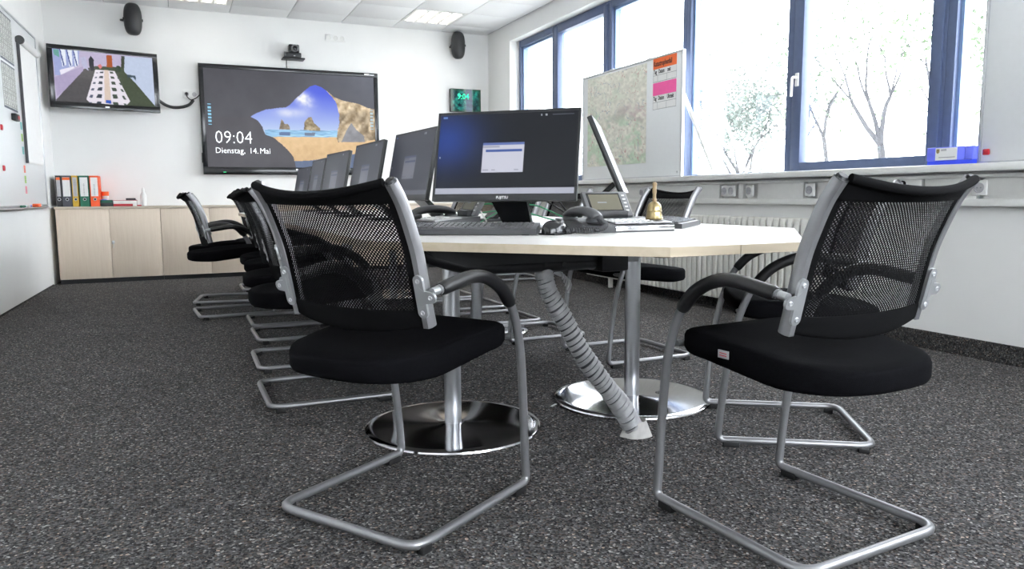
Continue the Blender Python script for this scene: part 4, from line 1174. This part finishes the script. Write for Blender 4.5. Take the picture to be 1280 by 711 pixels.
for k, (y_, mt, lab) in enumerate(((7.42, 'binder_green', 'green marker pen on the side whiteboard tray'), (7.66, 'blue_dark', 'blue marker pen on the side whiteboard tray'), (8.02, 'binder_orange', 'orange sponge on the side whiteboard tray'))):
    t = lw_thing('tray_marker' if k < 2 else 'board_sponge', lab, 'marker' if k < 2 else 'sponge', y_, 0.7985, 0.05)
    if k < 2:
        MB().cyl((0, -0.06, 0.011), (0, 0.03, 0.011), 0.010, 10).build('pen_body', 'white_plastic' if k else mt, t)
        MB().cyl((0, 0.03, 0.011), (0, 0.075, 0.011), 0.0108, 10).build('pen_cap', mt, t)
    else:
        MB().box(-0.025, 0.025, -0.07, 0.05, 0.0, 0.03, 0.006).build('sponge_body', mt, t)
        MB().box(-0.025, 0.025, 0.052, 0.10, 0.0, 0.028, 0.006).build('sponge_holder', 'white_plastic', t)

# ------------------------------------------------------------------ boards on the window sill
def mapfn(U, V):
    n1 = vnoise(U*0.72, V, 14, 11, 4); n2 = vnoise(U*0.72, V, 45, 12, 2); n3 = vnoise(U*0.72, V, 5, 13, 3)
    C = np.ones(U.shape+(3,))*rgb(222, 220, 208)
    C += (n2-0.5)[..., None]*0.20
    g_ = np.clip((n1*0.6+n3*0.4-0.50)*6, 0, 1)*(0.35+0.65*(V > 0.42))
    C = C*(1-g_[..., None]*0.45)+rgb(165, 205, 168)*g_[..., None]*0.45
    t_ = np.exp(-((V-0.50-0.06*np.sin(U*7))/0.07)**2)*np.clip((n1-0.42)*5, 0, 1)*np.clip(U*1.6-0.3, 0, 1)
    C = C*(1-t_[..., None]*0.6)+rgb(165, 135, 145)*t_[..., None]*0.6
    r_ = np.abs((vnoise(U*0.72, V, 9, 17, 3)-0.5))
    C[r_ < 0.006] = rgb(196, 165, 158)
    r_ = np.abs((vnoise(U*0.72, V, 7, 21, 3)-0.5))
    C[r_ < 0.005] = rgb(160, 170, 178)
    return C
mb_ = thing('map_board', 'whiteboard with a town map and orange and pink tables on the sill', 'whiteboard', (3.80, 5.91, 1.0185))
bh, by0, by1 = 1.005, -0.81, 0.81
MB().box(-0.010, 0.008, by0, by1, 0.0, bh, 0.002).build('panel', 'whiteboard_white', mb_)
for (a, b, c, d) in ((by0, by1, bh-0.010, bh+0.006), (by0, by1, 0.0, 0.012), (by0-0.006, by0+0.010, 0.0, bh+0.006), (by1-0.010, by1+0.006, 0.0, bh+0.006)):
    MB().box(-0.016, 0.012, a, b, c, d, 0.002).build('frame_bar', 'alu', mb_)
# facing -x, reading direction runs towards -y
def mbM(y, z, o=0.0): return frameM((-0.0115-o, y-5.91, z-1.0185), (0, -1, 0), (0, 0, 1))
picture('town_map', 1.02, 0.85, 130, 110, mapfn, 'print', mb_, mbM(6.115, 1.575))
for (zt, hd_, word3, first) in ((2.015, 'orange_paper', 'zeit', True), (1.812, 'pink_paper', 'Uhrzeit', False)):
    sh_ = MB().box(-0.0006, 0.0, -0.165, 0.165, -0.196 if first else -0.222, 0.0, M_=Matrix.Translation((-0.011, 5.345-5.91, zt-1.0185))).build('table_sheet', 'paper', mb_, ang=0)
    MB().box(-0.0012, -0.0006, -0.165, 0.165, -0.090 if first else -0.105, 0.0, M_=Matrix.Translation((-0.011, 5.345-5.91, zt-1.0185))).build('table_heading', hd_, sh_, ang=0)
    if first:
        text('heading_text', 'Katastrophenfall', 0.060, 'ink_black', sh_, mbM(5.503, zt-0.066, 0.0014), sx=0.66, bold=0.0012)
    for (wd, yy) in (('Tag', 5.500), ('Datum', 5.430), (word3, 5.305)):
        text('column_text', wd, 0.048, 'ink_black', sh_, mbM(yy, zt-(0.128 if first else 0.145), 0.001), sx=0.62, bold=0.0012)
    zl, zb_ = (-0.140, -0.193) if first else (-0.160, -0.218)
    ln = [(0.165, -0.165, zl-0.003, zl), (0.165, -0.165, zb_-0.003, zb_)]
    for (a, b, c, d) in ln:
        MB().box(-0.0010, -0.0006, b, a, c, d, M_=Matrix.Translation((-0.011, 5.345-5.91, zt-1.0185))).build('table_line', 'ink_grey', sh_, ang=0)
    for yy in (0.163, 0.100, -0.03, -0.163):
        MB().box(-0.0010, -0.0006, yy-0.0012, yy+0.0012, zb_, zl if 0.05 < abs(yy) < 0.15 or abs(yy) < 0.05 else (-0.090 if first else -0.105), M_=Matrix.Translation((-0.011, 5.345-5.91, zt-1.0185))).build('table_line', 'ink_grey', sh_, ang=0)
for (yy, zz) in ((0.28, bh+0.006), (-0.33, bh+0.006)):
    MB().box(-0.012, 0.010, yy-0.03, yy+0.03, zz, zz+0.008, 0.002).build('hanger_clip', 'alu', mb_)
MB().cyl((-0.0115, by0+0.05, 0.04), (-0.0165, by0+0.05, 0.04), 0.007, 12).build('corner_screw', 'alu', mb_)
MB().tube([(0.055, by0+0.09, 0.70), (0.058, by0-0.33, 0.03)], 0.016, 8).build('support_strut', 'white_lacquer', mb_)
# wall board near the camera
rb = thing('sill_whiteboard', 'plain large whiteboard standing on the sill at the picture edge', 'whiteboard', (3.80, 1.80, 1.0185))
MB().box(-0.010, 0.010, -0.80, 0.80, 0.0, 1.20, 0.002).build('panel', 'whiteboard_white', rb)
for (a, b, c, d) in ((-0.80, 0.80, 1.19, 1.206), (-0.80, 0.80, 0.0, 0.010), (0.787, 0.803, 0.0, 1.206), (-0.803, -0.787, 0.0, 1.206)):
    MB().box(-0.018, 0.014, a, b, c, d, 0.002).build('frame_bar', 'alu', rb)
t = thing('board_magnet', 'red square magnet on the plain whiteboard above the sill', 'magnet', (3.7895, 2.555, 1.075))
MB().box(-0.012, 0.0, -0.017, 0.017, -0.015, 0.015, 0.005).build('magnet_body', 'red_plastic', t)
MB().box(-0.0135, -0.0121, -0.009, 0.009, -0.008, 0.008, 0.0006).build('magnet_face', 'red_plastic', t)
# blue desk box on the sill
t = thing('desk_box', 'blue plastic box with a crest label standing on the window sill', 'box', (3.80, 2.73, 1.0185))
MB().box(-0.05, 0.05, -0.13, 0.128, 0.0, 0.022, 0.003).build('tray', 'blue_dark', t)
bb = MB().box(-0.053, 0.053, -0.085, 0.130, 0.022, 0.092, 0.003).build('cover', 'blue_plastic', t)
MB().box(-0.053, 0.053, -0.132, -0.0875, 0.022, 0.092, 0.003).build('end_cover', 'blue_plastic', t)
lb_ = MB().box(-0.0542, -0.0532, -0.045, 0.078, 0.024, 0.088).build('crest_label', 'paper', bb, ang=0)
MB().prism([(0.055, 0.083), (0.055, 0.066), (0.064, 0.058), (0.073, 0.066), (0.073, 0.083)], -0.0550, -0.0543,
           M_=Matrix(((0, 0, 1, 0), (1, 0, 0, 0), (0, 1, 0, 0), (0, 0, 0, 1)))).build('crest', 'brass', t, ang=0)
for (a, b, z_) in ((0.015, 0.046, 0.078), (0.015, 0.046, 0.073), (-0.035, 0.058, 0.037)):
    MB().box(-0.0550, -0.0543, a, b, z_, z_+0.003).build('label_line', 'ink_grey', t, ang=0)

# ------------------------------------------------------------------ things on the table
TT = TH-0.0004
def make_keyboard(label, x, y, rot):
    t = thing('keyboard', label, 'keyboard', (x, y, TT), rot, 'keyboards on the table')
    L_, Dp = 0.452, 0.165
    tl = math.atan2(0.016, Dp)
    MB().prism([(-Dp/2, 0.002), (Dp/2, 0.002), (Dp/2, 0.036), (-Dp/2, 0.020)], -L_/2, L_/2,
               M_=Matrix(((0, 0, 1, 0), (1, 0, 0, 0), (0, 1, 0, 0), (0, 0, 0, 1)))).build('case', 'dark_grey_plastic', t, ang=30)
    ks = MB(); zf = lambda yy: 0.020+(yy+Dp/2)/Dp*0.016
    for row in range(6):
        yy = -Dp/2+0.016+row*0.0215
        xx = -L_/2+0.010
        while xx < L_/2-0.022:
            if not (0.062 < xx < 0.070) and not (0.140 < xx < 0.148):
                w = 0.0165
                if row == 0 and -0.13 < xx < 0.0:
                    w = 0.11
                z0 = zf(yy)
                ks.add([(xx, yy, z0-0.001), (xx+w, yy, z0-0.001), (xx+w, yy+0.017, z0), (xx, yy+0.017, z0),
                        (xx+0.0015, yy+0.0015, z0+0.006), (xx+w-0.0015, yy+0.0015, z0+0.006), (xx+w-0.0015, yy+0.0155, z0+0.007), (xx+0.0015, yy+0.0155, z0+0.007)],
                       [(4, 5, 6, 7), (0, 1, 5, 4), (1, 2, 6, 5), (2, 3, 7, 6), (3, 0, 4, 7)])
                xx += w+0.0025
            else:
                xx += 0.0095
    ks.build('keys', 'key_plastic', t, ang=0, kind='stuff')
    for sx in (-1, 1):
        MB().box(sx*0.19-0.012, sx*0.19+0.012, Dp/2-0.03, Dp/2-0.02, 0.0, 0.006).build('foot', 'black_rubber', t, ang=0)
        MB().box(sx*0.19-0.012, sx*0.19+0.012, -Dp/2+0.01, -Dp/2+0.02, 0.0, 0.003).build('foot', 'black_rubber', t, ang=0)
    return t
make_keyboard('black keyboard in front of the large lit monitor', 0.923, 2.400, R(-31.3))
make_keyboard('keyboard beside the brass bell at the table corner', 1.845, 2.540, R(43.4))
t = thing('mouse', 'black computer mouse between the keyboard and the telephone', 'mouse', (1.158, 2.235, TT), R(-62))
t.scale = (1.12, 1.12, 1.12)
def mouse_pt(u, v):
    th = u*2*PI; ph = v*PI/2
    r_ = math.cos(ph)**0.55
    return (0.034*r_*math.cos(th), 0.056*r_*math.sin(th), 0.003+0.035*math.sin(ph)**0.9*(1-0.15*math.sin(th)))
MB().grid(mouse_pt, 28, 10).build('shell', 'black_gloss', t, ang=80)
MB().box(-0.030, 0.030, -0.050, 0.050, 0.0, 0.006, 0.004).build('sole', 'black_rubber', t)
MB().cyl((-0.004, 0.030, 0.0335), (0.004, 0.030, 0.0335), 0.009, 14).build('wheel', 'grey_plastic', t)
def make_phone(label, x, y, rot, tilt=38):
    t = thing('desk_telephone', label, 'telephone', (x, y, TT), rot, 'desk telephones')
    side = [(-0.10, 0.0), (0.10, 0.0), (0.10, 0.048), (-0.085, 0.030), (-0.10, 0.024)]
    Mx = Matrix(((0, 0, 1, 0), (1, 0, 0, 0), (0, 1, 0, 0), (0, 0, 0, 1)))
    MB().prism(side, -0.20, 0.178, M_=Mx).build('base', 'dark_grey_plastic', t, ang=25)
    MB().box(-0.075, 0.178, -0.104, -0.0995, 0.004, 0.022, 0.002).build('front_strip', 'chrome', t)
    pl = MB().prism([(-0.092, 0.0295), (0.02, 0.0405), (0.02, 0.0445), (-0.092, 0.0335)], -0.070, 0.174, M_=Mx).build('key_field', 'silver_plastic', t, ang=25)
    km = MB().box(-0.0055, 0.0055, -0.004, 0.004, 0.0, 0.004, 0.001).mesh('dial_key', 'paper')
    for i in range(7):
        for j in range(4):
            part_of(km, 'dial_key', pl, (-0.055+0.025*i, -0.075+0.022*j, 0.0345+0.00216*j), (R(5.6), 0, 0))
    # display head on a hinge
    ca, sa = math.cos(R(90-tilt)), math.sin(R(90-tilt))
    Md = frameM((0.035, 0.115, 0.098), (1, 0, 0), (0, math.sin(R(tilt)), math.cos(R(tilt))))
    hd_ = MB().box(-0.098, 0.098, -0.055, 0.055, -0.020, -0.001, 0.004, M_=Md).build('display_head', 'grey_plastic', t)
    MB().box(-0.084, 0.062, -0.032, 0.046, -0.0012, 0.0004, M_=Md).build('display_rim', 'black_gloss', hd_, ang=0)
    MB().box(-0.076, 0.056, -0.028, 0.040, 0.0002, 0.0009, M_=Md).build('display', 'phone_lcd', hd_, ang=0)
    MB().box(-0.045, -0.005, 0.002, 0.007, 0.0009, 0.0013, M_=Md).build('display_line', 'ink_grey', hd_, ang=0)
    for j in range(5):
        MB().box(0.071, 0.084, 0.032-0.0165*j, 0.038-0.0165*j, -0.001, 0.002, 0.0008, M_=Md).build('soft_key', 'paper', hd_)
    MB().box(-0.03, 0.10, 0.075, 0.10, 0.044, 0.072, 0.004).build('hinge', 'black_plastic', t)
    # handset along the left side
    hs_ = spline([(-0.145, -0.095, 0.048), (-0.145, -0.060, 0.066), (-0.145, 0.0, 0.074), (-0.145, 0.060, 0.070), (-0.145, 0.105, 0.054)], 6)
    MB().tube(hs_, [0.012]+[0.017]*(len(hs_)-2)+[0.012], 14, sx=1.5).build('handset_grip', 'dark_grey_plastic', t, ang=60)
    for yy in (-0.075, 0.088):
        MB().lathe([(0.001, 0.0), (0.024, 0.0), (0.029, 0.006), (0.029, 0.016), (0.020, 0.028), (0.001, 0.030)], 20, (-0.145, yy, 0.032)).build('handset_cup', 'dark_grey_plastic', t)
    # coiled cord in front
    cc = MB(); pts = []
    base_ = spline([(-0.145, -0.100, 0.050), (-0.135, -0.128, 0.030), (-0.165, -0.140, 0.016), (-0.22, -0.132, 0.014), (-0.285, -0.125, 0.014)], 10)
    n = 420
    for i in range(n):
        f = i/(n-1)*(len(base_)-1.001); k = int(f); p = base_[k].lerp(base_[k+1], f-k)
        tn = (base_[k+1]-base_[k]).normalized(); a = Vector((0, 0, 1)); a = (a-tn*a.dot(tn)).normalized(); b = tn.cross(a)
        th = i*2*PI/14
        pts.append(p+(a*math.cos(th)+b*math.sin(th))*0.0085)
    cc.tube(pts, 0.0022, 5); cc.build('coiled_cord', 'dark_grey_plastic', t, ang=60)
    return t
pmat('phone_lcd', hexc(100, 96, 80), 0.35, var=0.02)
make_phone('grey desk telephone with a tilted display in front of the brass bell', 1.46, 2.335, R(2), 33)
make_phone('desk telephone behind the keyboard, partly hidden by the lit monitor', 1.03, 3.02, R(-90), 30)
t = thing('hand_bell', 'brass hand bell with a wooden handle beside the telephone display', 'bell', (1.598, 2.305, TT+0.0402))
t.scale = (0.80, 0.80, 0.80)
MB().lathe([(0.038, 0.0), (0.040, 0.004), (0.037, 0.012), (0.0335, 0.030), (0.032, 0.055), (0.028, 0.068), (0.018, 0.078), (0.008, 0.082), (0.001, 0.083)], 32).build('bell_cup', 'brass', t)
MB().lathe([(0.033, 0.034), (0.0345, 0.036), (0.0345, 0.040), (0.0325, 0.042)], 32).build('bell_rim', 'brass', t)
MB().lathe([(0.001, 0.080), (0.009, 0.080), (0.011, 0.090), (0.008, 0.098), (0.0075, 0.112), (0.010, 0.125), (0.009, 0.140), (0.0085, 0.150), (0.011, 0.158), (0.010, 0.166), (0.001, 0.170)], 20).build('handle', 'bell_wood', t)
# loose sheets
for k, (x_, y_, a_, lab) in enumerate(((1.80, 2.30, 30, 'white paper sheet under the keyboard at the table corner'), (1.66, 2.62, 60, 'white paper sheet behind the telephone'))):
    sm_ = MB().box(-0.105, 0.105, -0.148, 0.148, 0.0, 0.0012).build('paper_sheet', 'paper', ang=0)
    sm_.location = (x_, y_, TT+0.0005) if k else (1.66, 2.46, TT+0.0005); sm_.rotation_euler = (0, 0, R(a_))
    tag(sm_, lab, 'paper', 'paper sheets on the table')
# cables between the monitors
def cable(pts, mat, lab, r_=0.003):
    o = MB().tube(spline(pts, 8), r_, 7).build('network_cable' if mat == 'green_cable' else 'desk_cable', mat, ang=60)
    tag(o, lab, 'cable', 'cables on the table')
z = TT+0.004
cable([(1.30, 3.32, z), (1.25, 3.20, z+0.02), (1.21, 3.08, z+0.075), (1.25, 3.00, z+0.09), (1.33, 3.06, z+0.03), (1.45, 3.12, z)], 'green_cable', 'green network cable looping high beside the lit monitor stand')
cable([(1.15, 3.35, z), (1.22, 3.10, z+0.05), (1.34, 2.95, z+0.06), (1.48, 2.86, z+0.02), (1.56, 2.72, z)], 'green_cable', 'green network cable running towards the telephone')
cable([(1.35, 3.40, z), (1.36, 3.10, z+0.07), (1.42, 2.95, z+0.085), (1.50, 2.80, z+0.03), (1.58, 2.75, z)], 'green_cable', 'second green network cable running towards the telephone')
cable([(1.30, 2.96, z), (1.36, 2.92, z+0.09), (1.37, 2.90, z+0.14), (1.38, 2.94, z+0.03), (1.42, 2.98, z)], 'green_cable', 'short upright green network cable behind the lit monitor')
cable([(1.24, 3.36, z), (1.20, 3.22, z+0.06), (1.19, 3.06, z+0.09), (1.20, 2.95, z+0.02)], 'white_cable', 'white cable hanging beside the lit monitor stand', 0.0035)
cable([(1.40, 2.70, z+0.12), (1.44, 2.68, z+0.06), (1.47, 2.64, z), (1.55, 2.60, z)], 'black_rubber', 'black cable dropping behind the telephone')
cable([(1.30, 2.66, z+0.12), (1.36, 2.58, z+0.07), (1.40, 2.54, z+0.02), (1.36, 2.50, z), (1.27, 2.46, z)], 'black_rubber', 'black cable beside the lit monitor stand near the mouse')
cable([(1.20, 2.27, z), (1.24, 2.40, z), (1.29, 2.52, z), (1.33, 2.62, z)], 'black_rubber', 'thin black mouse cable lying on the table', 0.002)
cable([(1.70, 3.05, z), (1.78, 3.20, z+0.02), (1.90, 3.22, z+0.06), (1.97, 3.15, z+0.04), (1.98, 3.08, z)], 'white_cable', 'white cable loop behind the brass bell')
# scrap of paper on the carpet
o = MB().box(-0.022, 0.022, -0.005, 0.005, 0.0, 0.003, 0.001).build('paper_scrap', 'paper')
o.location = (1.40, 2.72, 0.0005); o.rotation_euler = (0, 0, R(35)); tag(o, 'tiny white paper scrap on the carpet between the disc feet', 'scrap')

# ------------------------------------------------------------------ outside
g_ = struct(MB().box(4.6, 120, -60, 90, -4.3, -4.2).build('ground_outside', 'bounce_ground', ang=0))
def make_tree(label, x, y, trunk, blen, seed, spread, r0, leaves, mat, depth=4, leaf_size=0.08, lean=0.0):
    rnd = random.Random(seed)
    t = thing('tree', label, 'tree', (x, y, -4.2), 0, 'trees outside the windows')
    mb = MB(); tips = []
    def grow(p, d, ln, r_, lev):
        pts = [p]; rs_ = [r_]; n = 5
        for i in range(n):
            d = (d+Vector((rnd.uniform(-1, 1), rnd.uniform(-1, 1), rnd.uniform(-0.4, 0.7)))*0.13).normalized()
            p = p+d*ln/n; pts.append(p); rs_.append(r_*(1-0.45*(i+1)/n))
            if lev >= 2: tips.append(p)
        mb.tube(pts, rs_, 7 if lev < 2 else 5)
        if lev < depth:
            for k in range(rnd.choice((2, 2, 3)) if lev else 3):
                a = rnd.uniform(0, 2*PI)
                sd = Vector((math.cos(a), math.sin(a), 0))
                nd = (d+sd*spread*rnd.uniform(0.6, 1.2)+Vector((0, 0, 0.15))).normalized()
                grow(pts[-1] if k else pts[-1-rnd.choice((0, 1))], nd, (blen if lev == 0 else ln)*rnd.uniform(0.62, 0.85), rs_[-1]*rnd.uniform(0.62, 0.9), lev+1)
    grow(Vector((0, 0, 0)), Vector((0, lean, 1)).normalized(), trunk, r0, 0)
    mb.build('branches', 'bark', t, ang=60)
    if leaves:
        lf = MB()
        for k in range(leaves):
            p = rnd.choice(tips)+Vector((rnd.gauss(0, 0.5), rnd.gauss(0, 0.5), rnd.gauss(0, 0.45)))
            s_ = leaf_size*rnd.uniform(0.6, 1.3)
            a = Vector((rnd.uniform(-1, 1), rnd.uniform(-1, 1), rnd.uniform(-1, 1))).normalized()
            b = a.cross(Vector((rnd.uniform(-1, 1), rnd.uniform(-1, 1), rnd.uniform(-1, 1)))).normalized()
            lf.add([p-a*s_, p+b*s_*0.5, p+a*s_, p-b*s_*0.5], [(0, 1, 2, 3)])
        lf.build('leaves', mat, t, ang=0, kind='stuff')
    return t
make_tree('bare forked tree in the middle of the opening window', 16.0, 13.0, 6.4, 1.7, 7, 0.60, 0.15, 420, 'leaf', 5, 0.07)
make_tree('thin bare tree left of the forked tree in the opening window', 16.5, 15.1, 6.6, 1.3, 12, 0.40, 0.10, 260, 'leaf', 3, 0.07)
make_tree('leaning bare tree right of the forked tree', 15.5, 11.3, 6.0, 1.7, 21, 0.50, 0.16, 420, 'leaf', 4, 0.07, 0.12)
make_tree('slim tree beside the window handle mullion', 16.5, 16.7, 6.4, 1.2, 31, 0.35, 0.09, 300, 'leaf', 3, 0.07)
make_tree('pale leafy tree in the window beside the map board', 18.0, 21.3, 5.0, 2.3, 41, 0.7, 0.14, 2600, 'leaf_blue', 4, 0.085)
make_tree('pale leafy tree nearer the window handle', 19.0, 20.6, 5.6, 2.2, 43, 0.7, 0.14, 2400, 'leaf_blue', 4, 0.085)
make_tree('leafy tree between the blue box and the plain whiteboard', 15.0, 10.2, 5.6, 1.8, 52, 0.6, 0.12, 1200, 'leaf', 4, 0.075)
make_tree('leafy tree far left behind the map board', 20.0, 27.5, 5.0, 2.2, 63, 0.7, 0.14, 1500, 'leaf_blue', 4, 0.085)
